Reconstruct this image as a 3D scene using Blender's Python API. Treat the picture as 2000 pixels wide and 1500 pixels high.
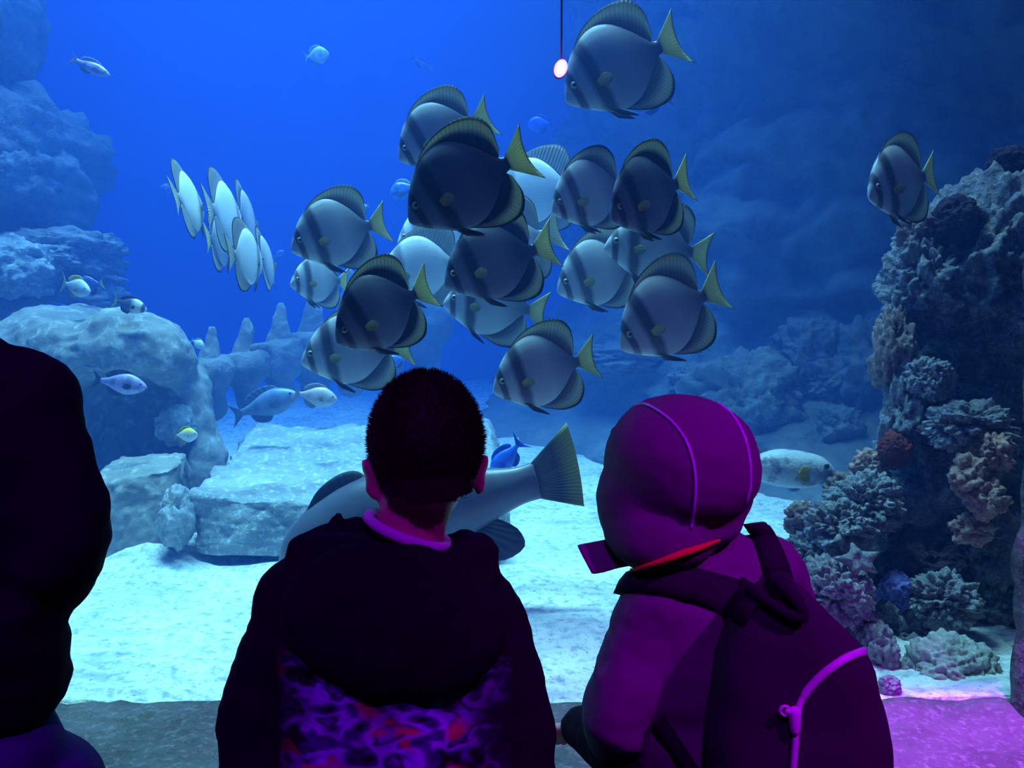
import bpy, bmesh, math, random
from mathutils import Vector, Matrix, Euler, noise, Quaternion

for o in list(bpy.data.objects):
    bpy.data.objects.remove(o, do_unlink=True)
SC = bpy.context.scene
COL = SC.collection
R = math.radians

# ------------------------------------------------------------------ camera, world, lights, exposure
FPX = 1500.0                      # focal length in pixels of the 2000 x 1500 frame
CAM = Vector((0.0, 0.0, 1.42))
PITCH = R(-4.0)
cd = bpy.data.cameras.new('camera')
cd.sensor_width = 36.0
cd.lens = 36.0 * FPX / 2000.0
cd.clip_end = 60
camo = bpy.data.objects.new('camera', cd)
COL.objects.link(camo)
camo.location = CAM
camo.rotation_euler = (R(90) + PITCH, 0, 0)
SC.camera = camo

FWD = Vector((0, math.cos(PITCH), math.sin(PITCH)))
UPV = Vector((0, -math.sin(PITCH), math.cos(PITCH)))


def W(px, py, d):
    """world point seen at pixel (px, py) at depth d along the view axis"""
    return CAM + FWD * d + Vector((1, 0, 0)) * ((px - 1000) / FPX * d) + UPV * ((750 - py) / FPX * d)


w = bpy.data.worlds.new('world')
w.use_nodes = True
w.node_tree.nodes['Background'].inputs[0].default_value = (0.0, 0.0, 0.0, 1)
w.node_tree.nodes['Background'].inputs[1].default_value = 0.0
SC.world = w

vs = SC.view_settings
vs.view_transform = 'Standard'
vs.look = 'None'
vs.exposure = 0.0
vs.gamma = 1.0
vs.use_curve_mapping = False
SC.cycles.use_denoising = True
SC.cycles.max_bounces = 4
SC.cycles.diffuse_bounces = 2
SC.cycles.glossy_bounces = 1
SC.cycles.transmission_bounces = 1
SC.cycles.use_adaptive_sampling = True
SC.cycles.adaptive_threshold = 0.05
SC.cycles.volume_bounces = 1
SC.cycles.transparent_max_bounces = 8


def area_light(name, loc, target, size, size_y, energy, color, spread=180):
    l = bpy.data.lights.new(name, 'AREA')
    l.shape = 'RECTANGLE'
    l.size = size
    l.size_y = size_y
    l.energy = energy
    l.color = color
    l.spread = R(spread)
    o = bpy.data.objects.new(name, l)
    o.location = loc
    o.rotation_euler = (Vector(target) - Vector(loc)).to_track_quat('-Z', 'Y').to_euler()
    COL.objects.link(o)
    return o


# daylight-white lamps over the water, the deep blue bank at the rear of the tank, dim lamp over the reef
area_light('tank_lamp_front_offscreen', (-1.0, 3.5, 6.5), (-1.0, 3.05, 0.4), 4.2, 0.8, 215, (0.30, 0.70, 1.0), 60)
area_light('tank_lamp_shoal_offscreen', (-0.9, 5.3, 6.5), (-0.9, 5.0, 0.4), 4.0, 1.4, 105, (0.16, 0.46, 1.0), 66)
area_light('tank_lamp_blue_offscreen', (-2.9, 7.6, 6.6), (-2.9, 8.2, 0.4), 6.0, 2.2, 130, (0.005, 0.10, 1.0), 105)
area_light('tank_lamp_blue_front_offscreen', (-1.7, 3.8, 6.5), (-1.7, 4.6, 0.4), 4.0, 2.0, 80, (0.02, 0.13, 1.0), 90)
area_light('tank_lamp_reef_offscreen', (2.3, 3.0, 6.5), (2.2, 3.2, 0.8), 1.4, 0.8, 6, (0.52, 0.46, 1.0), 60)


# ------------------------------------------------------------------ helpers
def link(o, parent=None):
    COL.objects.link(o)
    if parent is not None:
        o.parent = parent
    return o


def tag(o, label=None, cat=None, group=None, kind=None):
    if label:
        o['label'] = label
    if cat:
        o['category'] = cat
    if group:
        o['group'] = group
    if kind:
        o['kind'] = kind
    return o


def empty(name, loc=(0, 0, 0), rot=(0, 0, 0), scale=1.0):
    o = bpy.data.objects.new(name, None)
    o.location = loc
    o.rotation_euler = rot
    o.scale = (scale,) * 3
    o.empty_display_size = 0.05
    COL.objects.link(o)
    return o


def mesh_from(name, verts, faces, smooth=True, uvs=None):
    me = bpy.data.meshes.new(name)
    me.from_pydata([tuple(v) for v in verts], [], faces)
    if uvs is not None:
        lay = me.uv_layers.new(name='uv')
        for lp in me.loops:
            lay.data[lp.index].uv = uvs[lp.vertex_index]
    if smooth:
        me.polygons.foreach_set('use_smooth', [True] * len(me.polygons))
    me.update()
    return me


def obj(name, me, mat, parent=None, loc=None):
    o = bpy.data.objects.new(name, me)
    if mat is not None and not me.materials:
        me.materials.append(mat)
    link(o, parent)
    if loc is not None:
        o.location = loc
    return o


def spline(pts, n):
    """Catmull-Rom through tuples of any length, n samples"""
    P = [Vector(p) if len(p) <= 4 else p for p in pts]
    out = []
    m = len(P) - 1
    for i in range(n):
        t = i / (n - 1) * m
        k = min(int(t), m - 1)
        f = t - k
        p0, p1, p2, p3 = P[max(k - 1, 0)], P[k], P[k + 1], P[min(k + 2, m)]
        out.append(0.5 * ((2 * p1) + (p2 - p0) * f + (2 * p0 - 5 * p1 + 4 * p2 - p3) * f * f + (3 * p1 - p0 - 3 * p2 + p3) * f ** 3))
    return out


class MB:
    """mesh collector"""
    def __init__(self):
        self.v, self.f = [], []

    def add(self, verts, faces):
        b = len(self.v)
        self.v += [Vector(x) for x in verts]
        self.f += [tuple(i + b for i in q) for q in faces]

    def loft(self, rings, caps=True):
        b = len(self.v)
        n = len(rings[0])
        for r in rings:
            self.v += [Vector(x) for x in r]
        for i in range(len(rings) - 1):
            for j in range(n):
                k = (j + 1) % n
                self.f.append((b + i * n + j, b + i * n + k, b + (i + 1) * n + k, b + (i + 1) * n + j))
        if caps:
            self.f.append(tuple(b + j for j in reversed(range(n))))
            e = b + (len(rings) - 1) * n
            self.f.append(tuple(e + j for j in range(n)))

    def ell(self, c, r, rot=None, nu=18, nv=12):
        M = rot.to_matrix() if rot is not None else Matrix.Identity(3)
        c = Vector(c)
        rings = []
        for i in range(1, nv):
            a = math.pi * i / nv
            rings.append([c + M @ Vector((r[0] * math.sin(a) * math.cos(2 * math.pi * j / nu), r[1] * math.sin(a) * math.sin(2 * math.pi * j / nu), -r[2] * math.cos(a))) for j in range(nu)])
        b = len(self.v)
        self.loft(rings, False)
        self.v.append(c + M @ Vector((0, 0, -r[2])))
        self.v.append(c + M @ Vector((0, 0, r[2])))
        p, q = len(self.v) - 2, len(self.v) - 1
        e = b + (nv - 2) * nu
        for j in range(nu):
            k = (j + 1) % nu
            self.f.append((p, b + k, b + j))
            self.f.append((q, e + j, e + k))

    def tube(self, pts, rad, n=10, caps=True, flat=None):
        """tube along points; rad a number or a list; flat = (unit vector, factor) squashes the section along that vector"""
        pts = [Vector(p) for p in pts]
        rings = []
        ref = None
        for i, p in enumerate(pts):
            t = (pts[min(i + 1, len(pts) - 1)] - pts[max(i - 1, 0)]).normalized()
            if ref is None:
                ref = t.orthogonal().normalized()
            x = (ref - t * ref.dot(t)).normalized()
            ref = x
            y = t.cross(x)
            r = rad[i] if isinstance(rad, (list, tuple)) else rad
            ring = []
            for j in range(n):
                a = 2 * math.pi * j / n
                off = x * (r * math.cos(a)) + y * (r * math.sin(a))
                if flat is not None:
                    off = off - flat[0] * (off.dot(flat[0]) * (1 - flat[1]))
                ring.append(p + off)
            rings.append(ring)
        self.loft(rings, caps)

    def cap(self, p, q, r1, r2, n=14, flat=None):
        """tapered capsule"""
        p, q = Vector(p), Vector(q)
        t = (q - p).normalized()
        pts, rad = [], []
        for k in range(5):
            a = R(90 - 22.5 * k) if k < 4 else 0
            pts.append(p - t * r1 * math.sin(a)); rad.append(max(r1 * math.cos(a), r1 * 0.03))
        for k in range(5):
            a = R(22.5 * k) if k < 4 else R(90)
            pts.append(q + t * r2 * math.sin(a)); rad.append(max(r2 * math.cos(a), r2 * 0.03))
        self.tube(pts, rad, n, True, flat)

    def chain(self, pts, rads, n=14, flat=None):
        for i in range(len(pts) - 1):
            self.cap(pts[i], pts[i + 1], rads[i], rads[i + 1], n, flat)

    def box(self, c, s, rot=None):
        M = rot.to_matrix() if rot is not None else Matrix.Identity(3)
        c = Vector(c)
        v = [c + M @ Vector((x * s[0] / 2, y * s[1] / 2, z * s[2] / 2)) for x in (-1, 1) for y in (-1, 1) for z in (-1, 1)]
        self.add(v, [(0, 1, 3, 2), (4, 6, 7, 5), (0, 4, 5, 1), (2, 3, 7, 6), (0, 2, 6, 4), (1, 5, 7, 3)])

    def mesh(self, name='mesh', smooth=True, origin=None):
        if origin is not None:
            o = Vector(origin)
            return mesh_from(name, [v - o for v in self.v], self.f, smooth)
        return mesh_from(name, self.v, self.f, smooth)


def evaluated(me, mods):
    """run a mesh through modifiers and return the new mesh"""
    o = bpy.data.objects.new('work', me)
    COL.objects.link(o)
    for kind, props in mods:
        m = o.modifiers.new(kind.lower(), kind)
        for k, v in props.items():
            setattr(m, k, v)
    dg = bpy.context.evaluated_depsgraph_get()
    dg.update()
    out = bpy.data.meshes.new_from_object(o.evaluated_get(dg))
    bpy.data.objects.remove(o)
    out.polygons.foreach_set('use_smooth', [True] * len(out.polygons))
    return out


def blob(mb, voxel=0.008, smooth=6, origin=(0, 0, 0), factor=0.5):
    """union of overlapping solids as one continuous skin"""
    me = mb.mesh('blob', True, origin)
    mods = [('REMESH', dict(mode='VOXEL', voxel_size=voxel, use_smooth_shade=True))]
    if smooth:
        mods.append(('SMOOTH', dict(iterations=smooth, factor=factor)))
    return evaluated(me, mods)


def displace(me, fn):
    """move each vertex along its normal by fn(position, normal)"""
    nr = [v.normal.copy() for v in me.vertices]
    for v, n in zip(me.vertices, nr):
        v.co = v.co + n * fn(v.co, n)
    me.update()
    return me


def fbm(p, scale, octaves=4, seed=0.0):
    q = Vector(p) * scale + Vector((seed * 7.13, seed * 3.71, seed * 5.37))
    return noise.fractal(q, 0.9, 2.0, octaves)


def ico(sub):
    bm = bmesh.new()
    bmesh.ops.create_icosphere(bm, subdivisions=sub, radius=1.0)
    v = [x.co.copy() for x in bm.verts]
    f = [tuple(x.index for x in q.verts) for q in bm.faces]
    bm.free()
    return v, f


ICO = {k: ico(k) for k in (2, 3, 4, 5, 6)}


# ------------------------------------------------------------------ materials
MATS = {}


class NT:
    def __init__(self, name):
        self.m = bpy.data.materials.new(name)
        self.m.use_nodes = True
        self.t = self.m.node_tree
        self.t.nodes.clear()
        self.out = self.n('ShaderNodeOutputMaterial')
        MATS[name] = self.m

    def n(self, kind, **kw):
        x = self.t.nodes.new(kind)
        for k, v in kw.items():
            if hasattr(x, k) and k not in x.inputs:
                setattr(x, k, v)
            else:
                self.set(x.inputs[k], v)
        return x

    def set(self, sock, v):
        if isinstance(v, bpy.types.NodeSocket):
            self.t.links.new(v, sock)
        elif isinstance(v, bpy.types.Node):
            self.t.links.new(v.outputs[0], sock)
        else:
            if hasattr(sock.default_value, '__len__') and len(sock.default_value) == 4 and len(v) == 3:
                v = (*v, 1)
            sock.default_value = v

    def ramp(self, fac, stops, interp='LINEAR'):
        r = self.n('ShaderNodeValToRGB')
        r.color_ramp.interpolation = interp
        e = r.color_ramp.elements
        while len(e) < len(stops):
            e.new(0.5)
        for k, (p, c) in enumerate(stops):
            e[k].position = p
            e[k].color = (*c, 1) if len(c) == 3 else c
        self.set(r.inputs[0], fac)
        return r.outputs[0]

    def noise(self, vec, scale, detail=4, rough=0.55, dist=0.0):
        x = self.n('ShaderNodeTexNoise')
        self.set(x.inputs['Vector'], vec)
        x.inputs['Scale'].default_value = scale
        x.inputs['Detail'].default_value = detail
        x.inputs['Roughness'].default_value = rough
        x.inputs['Distortion'].default_value = dist
        return x.outputs['Fac']

    def voro(self, vec, scale, feature='F1', out='Distance'):
        x = self.n('ShaderNodeTexVoronoi', feature=feature)
        self.set(x.inputs['Vector'], vec)
        x.inputs['Scale'].default_value = scale
        return x.outputs[out]

    def mix(self, fac, a, b, mode='MIX'):
        x = self.n('ShaderNodeMix', data_type='RGBA', blend_type=mode)
        self.set(x.inputs[0], fac)
        self.set(x.inputs[6], a)
        self.set(x.inputs[7], b)
        return x.outputs[2]

    def math(self, op, a, b=0.0, c=0.0):
        x = self.n('ShaderNodeMath', operation=op)
        self.set(x.inputs[0], a)
        self.set(x.inputs[1], b)
        self.set(x.inputs[2], c)
        return x.outputs[0]

    def coord(self, which='Object'):
        return self.n('ShaderNodeTexCoord').outputs[which]

    def xyz(self, vec):
        x = self.n('ShaderNodeSeparateXYZ')
        self.set(x.inputs[0], vec)
        return x.outputs

    def bump(self, h, strength=0.5, dist=0.01):
        x = self.n('ShaderNodeBump')
        x.inputs['Strength'].default_value = strength
        x.inputs['Distance'].default_value = dist
        self.set(x.inputs['Height'], h)
        return x.outputs[0]

    def bsdf(self, color, rough=0.6, spec=0.4, normal=None, sss=0.0, sheen=0.0, metal=0.0):
        b = self.n('ShaderNodeBsdfPrincipled')
        self.set(b.inputs['Base Color'], color)
        self.set(b.inputs['Roughness'], rough)
        self.set(b.inputs['Specular IOR Level'], spec)
        self.set(b.inputs['Metallic'], metal)
        if sheen:
            b.inputs['Sheen Weight'].default_value = sheen
            b.inputs['Sheen Roughness'].default_value = 0.5
        if normal is not None:
            self.set(b.inputs['Normal'], normal)
        self.t.links.new(b.outputs[0], self.out.inputs['Surface'])
        return b


def plain(name, color, rough=0.6, spec=0.4, metal=0.0, var=0.12, scale=30):
    t = NT(name)
    c = t.coord()
    n = t.noise(c, scale)
    dark = tuple(x * (1 - var) for x in color)
    lite = tuple(min(1, x * (1 + var)) for x in color)
    t.bsdf(t.ramp(n, [(0.3, dark), (0.7, lite)]), rough, spec, metal=metal)
    return t.m


def rock_mat(name, lo, hi, scale=4.0, speck=None, bump=0.6, dist=0.03):
    t = NT(name)
    c = t.coord()
    n1 = t.noise(c, scale, 8, 0.62)
    n2 = t.noise(c, scale * 7, 5, 0.7)
    v = t.voro(c, scale * 5)
    col = t.ramp(n1, [(0.3, lo), (0.7, hi)])
    col = t.mix(t.math('MULTIPLY', n2, 0.6), col, tuple(x * 0.45 for x in lo), 'MIX')
    if speck:
        sp = t.ramp(t.noise(c, scale * 11, 3, 0.6), [(0.52, (0, 0, 0)), (0.78, (0.7, 0.7, 0.7))])
        col = t.mix(sp, col, speck)
    h = t.math('ADD', t.math('MULTIPLY', n2, 0.6), t.math('MULTIPLY', v, 0.5))
    t.bsdf(col, 0.85, 0.25, t.bump(h, bump, dist))
    return t.m


rock_mat('rock_grey', (0.12, 0.13, 0.15), (0.34, 0.36, 0.38), 2.2, bump=0.9, dist=0.05)
rock_mat('rock_slab', (0.22, 0.25, 0.27), (0.55, 0.58, 0.60), 3.0, speck=(0.85, 0.88, 0.9), bump=0.9, dist=0.04)
rock_mat('rock_smooth', (0.17, 0.17, 0.165), (0.36, 0.36, 0.34), 1.6, speck=(0.55, 0.57, 0.56), bump=0.55, dist=0.03)
rock_mat('rock_cliff', (0.10, 0.12, 0.13), (0.30, 0.33, 0.33), 1.6, bump=0.9, dist=0.08)
rock_mat('rock_reef', (0.14, 0.13, 0.16), (0.38, 0.37, 0.40), 6.0, speck=(0.55, 0.55, 0.58), bump=0.9, dist=0.03)
rock_mat('coral_pale', (0.18, 0.17, 0.20), (0.44, 0.42, 0.46), 9.0, speck=(0.72, 0.70, 0.74), bump=0.8, dist=0.02)
rock_mat('coral_brown', (0.16, 0.09, 0.09), (0.40, 0.26, 0.24), 9.0, speck=(0.5, 0.4, 0.36), bump=0.8, dist=0.02)
rock_mat('coral_pink', (0.42, 0.20, 0.18), (0.70, 0.42, 0.36), 7.0, speck=(0.8, 0.62, 0.56), bump=0.7, dist=0.02)
rock_mat('sponge_red', (0.22, 0.03, 0.03), (0.42, 0.08, 0.06), 14.0, bump=1.0, dist=0.02)
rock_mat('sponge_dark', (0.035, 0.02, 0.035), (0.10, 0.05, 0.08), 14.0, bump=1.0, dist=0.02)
rock_mat('coral_violet', (0.10, 0.10, 0.40), (0.25, 0.24, 0.75), 8.0, speck=(0.5, 0.5, 0.9), bump=0.6, dist=0.02)
rock_mat('rock_tan', (0.36, 0.33, 0.34), (0.58, 0.54, 0.54), 6.0, speck=(0.7, 0.68, 0.68), bump=0.6, dist=0.02)
rock_mat('sill_stone', (0.07, 0.065, 0.08), (0.18, 0.17, 0.20), 5.0, speck=(0.28, 0.26, 0.30), bump=0.9, dist=0.03)

t = NT('sand')
c = t.coord()
n1 = t.noise(c, 1.6, 6, 0.6)
n2 = t.noise(c, 26, 5, 0.7)
n3 = t.noise(c, 60, 3, 0.6)
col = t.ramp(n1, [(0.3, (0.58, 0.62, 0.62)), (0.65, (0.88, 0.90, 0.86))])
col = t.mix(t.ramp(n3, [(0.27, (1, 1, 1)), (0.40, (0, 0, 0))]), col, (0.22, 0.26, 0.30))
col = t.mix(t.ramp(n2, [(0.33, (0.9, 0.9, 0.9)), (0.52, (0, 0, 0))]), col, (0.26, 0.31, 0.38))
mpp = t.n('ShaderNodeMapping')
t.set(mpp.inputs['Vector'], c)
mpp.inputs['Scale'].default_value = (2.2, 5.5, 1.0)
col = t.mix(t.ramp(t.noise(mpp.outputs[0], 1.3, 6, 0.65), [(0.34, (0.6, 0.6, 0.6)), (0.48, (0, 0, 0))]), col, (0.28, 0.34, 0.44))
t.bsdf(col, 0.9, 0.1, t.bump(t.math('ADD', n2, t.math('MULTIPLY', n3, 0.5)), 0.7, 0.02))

# water: absorbs red first, scatters blue
t = NT('water')
vsn = t.n('ShaderNodeVolumeScatter')
vsn.inputs['Color'].default_value = (0.09, 0.27, 1.0, 1)
vsn.inputs['Density'].default_value = 0.115
vsn.inputs['Anisotropy'].default_value = 0.25
van = t.n('ShaderNodeVolumeAbsorption')
van.inputs['Color'].default_value = (0.15, 0.72, 0.97, 1)
van.inputs['Density'].default_value = 0.10
ad = t.n('ShaderNodeAddShader')
t.t.links.new(vsn.outputs[0], ad.inputs[0])
t.t.links.new(van.outputs[0], ad.inputs[1])
t.t.links.new(ad.outputs[0], t.out.inputs['Volume'])

t = NT('clear_acrylic')
tr = t.n('ShaderNodeBsdfTransparent')
tr.inputs[0].default_value = (0.96, 0.98, 1.0, 1)
t.t.links.new(tr.outputs[0], t.out.inputs['Surface'])


def fish_body_mat(name, base, dusk, bands=True, rear=0.25):
    """silvery body with dark cross-bands, a dusky rear and a pale belly"""
    t = NT(name)
    c = t.coord()
    x, y, z = t.xyz(c)
    n = t.noise(c, 5, 4)
    xx = t.math('ADD', x, t.math('MULTIPLY', t.math('SUBTRACT', n, 0.5), 0.06))
    xx = t.math('ADD', xx, t.math('MULTIPLY', z, -0.10))
    if bands:
        d = dusk
        mid = tuple(a * (1 - rear) + b * rear for a, b in zip(base, dusk))
        col = t.ramp(xx, [(0.0, dusk), (0.16, mid), (0.36, base), (0.60, base), (0.655, d), (0.72, d), (0.775, base), (0.845, base), (0.87, d), (0.915, d), (0.94, base)])
    else:
        col = t.mix(t.ramp(n, [(0.4, (0, 0, 0)), (0.7, (1, 1, 1))]), base, dusk)
    col = t.mix(t.ramp(z, [(0.0, (0, 0, 0)), (1.0, (0, 0, 0))]), col, base)
    st = t.n('ShaderNodeTexWave', wave_type='BANDS', bands_direction='Z')
    t.set(st.inputs['Vector'], c)
    st.inputs['Scale'].default_value = 9
    st.inputs['Distortion'].default_value = 2.0
    col = t.mix(t.math('MULTIPLY', st.outputs['Fac'], 0.12), col, tuple(v * 0.5 for v in base))
    sc = t.voro(c, 55)
    t.bsdf(col, 0.38, 0.5, t.bump(sc, 0.03, 0.01))
    return t.m


def fin_mat(name, stops, rays=26):
    """colour runs from the fin's root (v = 0) to its margin (v = 1)"""
    t = NT(name)
    uv = t.coord('UV')
    u, v, _ = t.xyz(uv)
    col = t.ramp(v, stops)
    ry = t.math('SINE', t.math('MULTIPLY', u, rays * 6.283))
    col = t.mix(t.math('MULTIPLY_ADD', ry, 0.10, 0.10), col, (0.05, 0.05, 0.05))
    b = t.bsdf(col, 0.5, 0.3, t.bump(ry, 0.3, 0.005))
    tl = t.n('ShaderNodeBsdfTranslucent')
    t.set(tl.inputs[0], col)
    mx = t.n('ShaderNodeMixShader')
    mx.inputs[0].default_value = 0.5
    t.t.links.new(b.outputs[0], mx.inputs[1])
    t.t.links.new(tl.outputs[0], mx.inputs[2])
    t.t.links.new(mx.outputs[0], t.out.inputs['Surface'])
    return t.m


fish_body_mat('batfish_silver', (0.52, 0.54, 0.58), (0.09, 0.09, 0.11), True, 0.5)
fish_body_mat('batfish_dusky', (0.20, 0.20, 0.24), (0.035, 0.03, 0.05), True, 0.75)
fish_body_mat('batfish_pale', (0.80, 0.84, 0.86), (0.30, 0.31, 0.33), True, 0.10)
fin_mat('batfish_fin_silver', [(0.0, (0.20, 0.21, 0.22)), (0.30, (0.30, 0.31, 0.32)), (0.62, (0.82, 0.84, 0.70)), (0.84, (0.78, 0.78, 0.50)), (0.93, (0.03, 0.03, 0.04))])
fin_mat('batfish_fin_dusky', [(0.0, (0.05, 0.045, 0.06)), (0.38, (0.06, 0.055, 0.07)), (0.62, (0.72, 0.72, 0.55)), (0.84, (0.80, 0.78, 0.42)), (0.92, (0.02, 0.02, 0.03))])
fin_mat('batfish_fin_pale', [(0.0, (0.66, 0.70, 0.72)), (0.5, (0.55, 0.58, 0.58)), (0.88, (0.72, 0.74, 0.64)), (0.96, (0.06, 0.06, 0.07))])
fin_mat('batfish_tail', [(0.0, (0.50, 0.50, 0.32)), (0.25, (0.86, 0.84, 0.38)), (0.80, (0.95, 0.93, 0.45)), (0.93, (0.80, 0.76, 0.30)), (0.98, (0.05, 0.05, 0.05))], 14)
fin_mat('batfish_tail_pale', [(0.0, (0.6, 0.62, 0.55)), (0.8, (0.90, 0.92, 0.72)), (0.95, (0.75, 0.75, 0.50)), (0.99, (0.1, 0.1, 0.1))], 14)
fin_mat('fin_yellow', [(0.0, (0.90, 0.75, 0.10)), (0.4, (0.70, 0.64, 0.22)), (1.0, (0.45, 0.45, 0.35))], 8)
fin_mat('fin_pelvic', [(0.0, (0.70, 0.58, 0.08)), (0.35, (0.22, 0.19, 0.07)), (1.0, (0.04, 0.035, 0.04))], 5)
plain('eye_black', (0.01, 0.01, 0.012), 0.15, 0.6)
plain('eye_gold', (0.35, 0.30, 0.18), 0.3, 0.5)

# ------------------------------------------------------------------ structure: tank shell, water, pane, viewing room
SAND_Z = 0.42
GLASS_Y = 1.95


def slab(name, lo, hi, mat, label=None, kind='structure'):
    lo, hi = Vector(lo), Vector(hi)
    m = MB()
    m.box((lo + hi) / 2, hi - lo)
    o = obj(name, m.mesh(name, False), mat)
    tag(o, label, kind=kind)
    return o


plain('tank_paint_blue', (0.03, 0.16, 0.62), 0.9, 0.1, var=0.05, scale=1.5)
plain('room_black', (0.02, 0.02, 0.024), 0.9, 0.1)
plain('room_floor', (0.05, 0.05, 0.06), 0.8, 0.2)
slab('wall_back', (-8, 9.4, -0.1), (8, 9.6, 7.2), MATS['tank_paint_blue'], 'blue painted rear wall of the aquarium tank')
slab('wall_left', (-8.2, 2.1, -0.1), (-8, 9.6, 7.2), MATS['tank_paint_blue'], 'blue painted side wall of the tank')
slab('wall_right', (8, 2.1, -0.1), (8.2, 9.6, 7.2), MATS['tank_paint_blue'], 'blue painted far side wall of the tank')
slab('wall_front_upper', (-8.2, 1.70, 2.34), (8.2, 1.98, 7.2), MATS['room_black'], 'dark wall above the viewing window')
slab('wall_front_lower', (-8.2, 1.75, -0.1), (8.2, 1.98, 0.30), MATS['room_black'], 'dark wall below the viewing window')
slab('wall_room_rear', (-8.2, -4.2, -0.1), (8.2, -4.0, 3.6), MATS['room_black'], 'dark rear wall of the viewing room')
slab('wall_room_left', (-4.2, -4.0, -0.1), (-4.0, 1.85, 3.6), MATS['room_black'], 'dark side wall of the viewing room')
slab('wall_room_right', (4.0, -4.0, -0.1), (4.2, 1.85, 3.6), MATS['room_black'], 'dark far side wall of the viewing room')
slab('ceiling', (-8.2, -4.2, 3.6), (8.2, 1.70, 3.7), MATS['room_black'], 'dark ceiling of the viewing room')
slab('floor', (-8.2, -4.2, -0.1), (8.2, 1.75, 0.0), MATS['room_floor'], 'dark floor of the viewing room')
pane = slab('window_1', (-4.0, 1.955, 0.38), (1.4, 1.985, 2.36), MATS['clear_acrylic'], 'large clear acrylic viewing pane')
slab('water', (-7.99, 1.99, 0.2), (7.99, 9.39, 6.4), MATS['water'], 'blue hazy water filling the tank', 'stuff')

# rough stone jamb at the window's end
def rough_box(name, lo, hi, step, amp, mat, scale=6, seed=1.0):
    lo, hi = Vector(lo), Vector(hi)
    bm = bmesh.new()
    s = hi - lo
    bmesh.ops.create_cube(bm, size=1.0)
    n = [max(1, int(round(a / step))) for a in s]
    me = bpy.data.meshes.new('b')
    for v in bm.verts:
        v.co = Vector(((v.co.x + 0.5) * s.x, (v.co.y + 0.5) * s.y, (v.co.z + 0.5) * s.z)) + lo
    for ax in range(3):
        es = [e for e in bm.edges if abs((e.verts[1].co - e.verts[0].co)[ax]) > s[ax] * 0.9]
        if n[ax] > 1:
            bmesh.ops.subdivide_edges(bm, edges=es, cuts=n[ax] - 1, use_grid_fill=True)
    bm.to_mesh(me)
    bm.free()
    me.update()
    displace(me, lambda p, q: amp * (fbm(p, scale, 5, seed)))
    me.polygons.foreach_set('use_smooth', [True] * len(me.polygons))
    return obj(name, me, mat)


o = rough_box('wall_window_jamb', (1.305, 1.72, 0.0), (2.6, 1.955, 2.36), 0.04, 0.022, MATS['sill_stone'], 7)
tag(o, 'rough stone jamb at the end of the viewing window', kind='structure')
o = rough_box('window_sill', (-3.6, 1.36, 0.0), (2.0, 1.985, SAND_Z + 0.012), 0.035, 0.022, MATS['sill_stone'], 6, 3.0)
tag(o, 'rough stone sill below the viewing window', kind='structure')

# sand bed
nx, ny = 170, 170
vv, ff = [], []
for j in range(ny + 1):
    for i in range(nx + 1):
        x = -6.5 + 13.0 * i / nx
        fy = (j / ny) ** 1.5
        y = 1.99 + 7.2 * fy
        z = SAND_Z + 0.05 * fbm((x, y, 0), 0.9, 4, 2.0) + 0.016 * fbm((x, y, 0), 5.0, 4, 5.0)
        z *= 1.0
        if j == 0:
            z -= 0.15
        # heap beside the slab
        z += 0.10 * math.exp(-(((x + 1.62) / 0.22) ** 2 + ((y - 3.45) / 0.25) ** 2))
        z += 0.08 * max(0, y - 4.2)
        vv.append((x, y, z))
for j in range(ny):
    for i in range(nx):
        a = j * (nx + 1) + i
        ff.append((a, a + 1, a + nx + 2, a + nx + 1))
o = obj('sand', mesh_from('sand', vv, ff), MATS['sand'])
tag(o, 'bright pale sand covering the tank bottom', 'sand', kind='stuff')

# ------------------------------------------------------------------ rocks
def rock(name, label, cat, c, r, mat, sub=5, amp=0.18, scale=1.6, seed=0.0, flat=0.0, rot=None, knob=0.0, knob_scale=6.0, group=None, strata=0.0, fine=0.05):
    """boulder: displaced sphere; knob adds cauliflower lumps, strata adds horizontal steps, flat squares it off"""
    v, f = ICO[sub]
    M = rot.to_matrix() if rot is not None else Matrix.Identity(3)
    out = []
    for p in v:
        q = p.copy()
        if flat:
            m = max(abs(q.x), abs(q.y), abs(q.z))
            q = q.lerp(q / m * 0.86, flat)
        d = 1 + amp * fbm(p, scale, 5, seed) + fine * fbm(p, scale * 5, 4, seed + 3)
        if knob:
            dist = noise.voronoi(p * knob_scale + Vector((seed, seed * 2, 0)))[0][0]
            d += knob * (math.sqrt(max(0.0, 1 - min(1.0, dist * 1.25) ** 2)) - 0.6)
            d2 = noise.voronoi(p * knob_scale * 2.6 + Vector((seed, seed * 2, 3)))[0][0]
            d += knob * 0.35 * (math.sqrt(max(0.0, 1 - min(1.0, d2 * 1.25) ** 2)) - 0.6)
        if strata:
            zz = (p.z + 0.25 * fbm(p, 1.2, 3, seed + 9)) * 5.0
            d += strata * (abs((zz % 1.0) - 0.5) * 2 - 0.5)
        q = Vector((q.x * d * r[0], q.y * d * r[1], q.z * d * r[2]))
        out.append(M @ q)
    o = obj(name, mesh_from(name, out, f), mat, None, c)
    tag(o, label, cat, group)
    return o


def PX(n, d):
    return n / FPX * d


def rockpx(name, label, cat, px, py, d, rx, ry, mat, ry_depth=None, **kw):
    """a rock given by the pixel of its centre, its depth and its half-sizes in pixels"""
    a, b = PX(rx, d), PX(ry, d)
    return rock(name, label, cat, W(px, py, d), (a, ry_depth if ry_depth else (a + b) * 0.5, b), mat, **kw)


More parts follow.
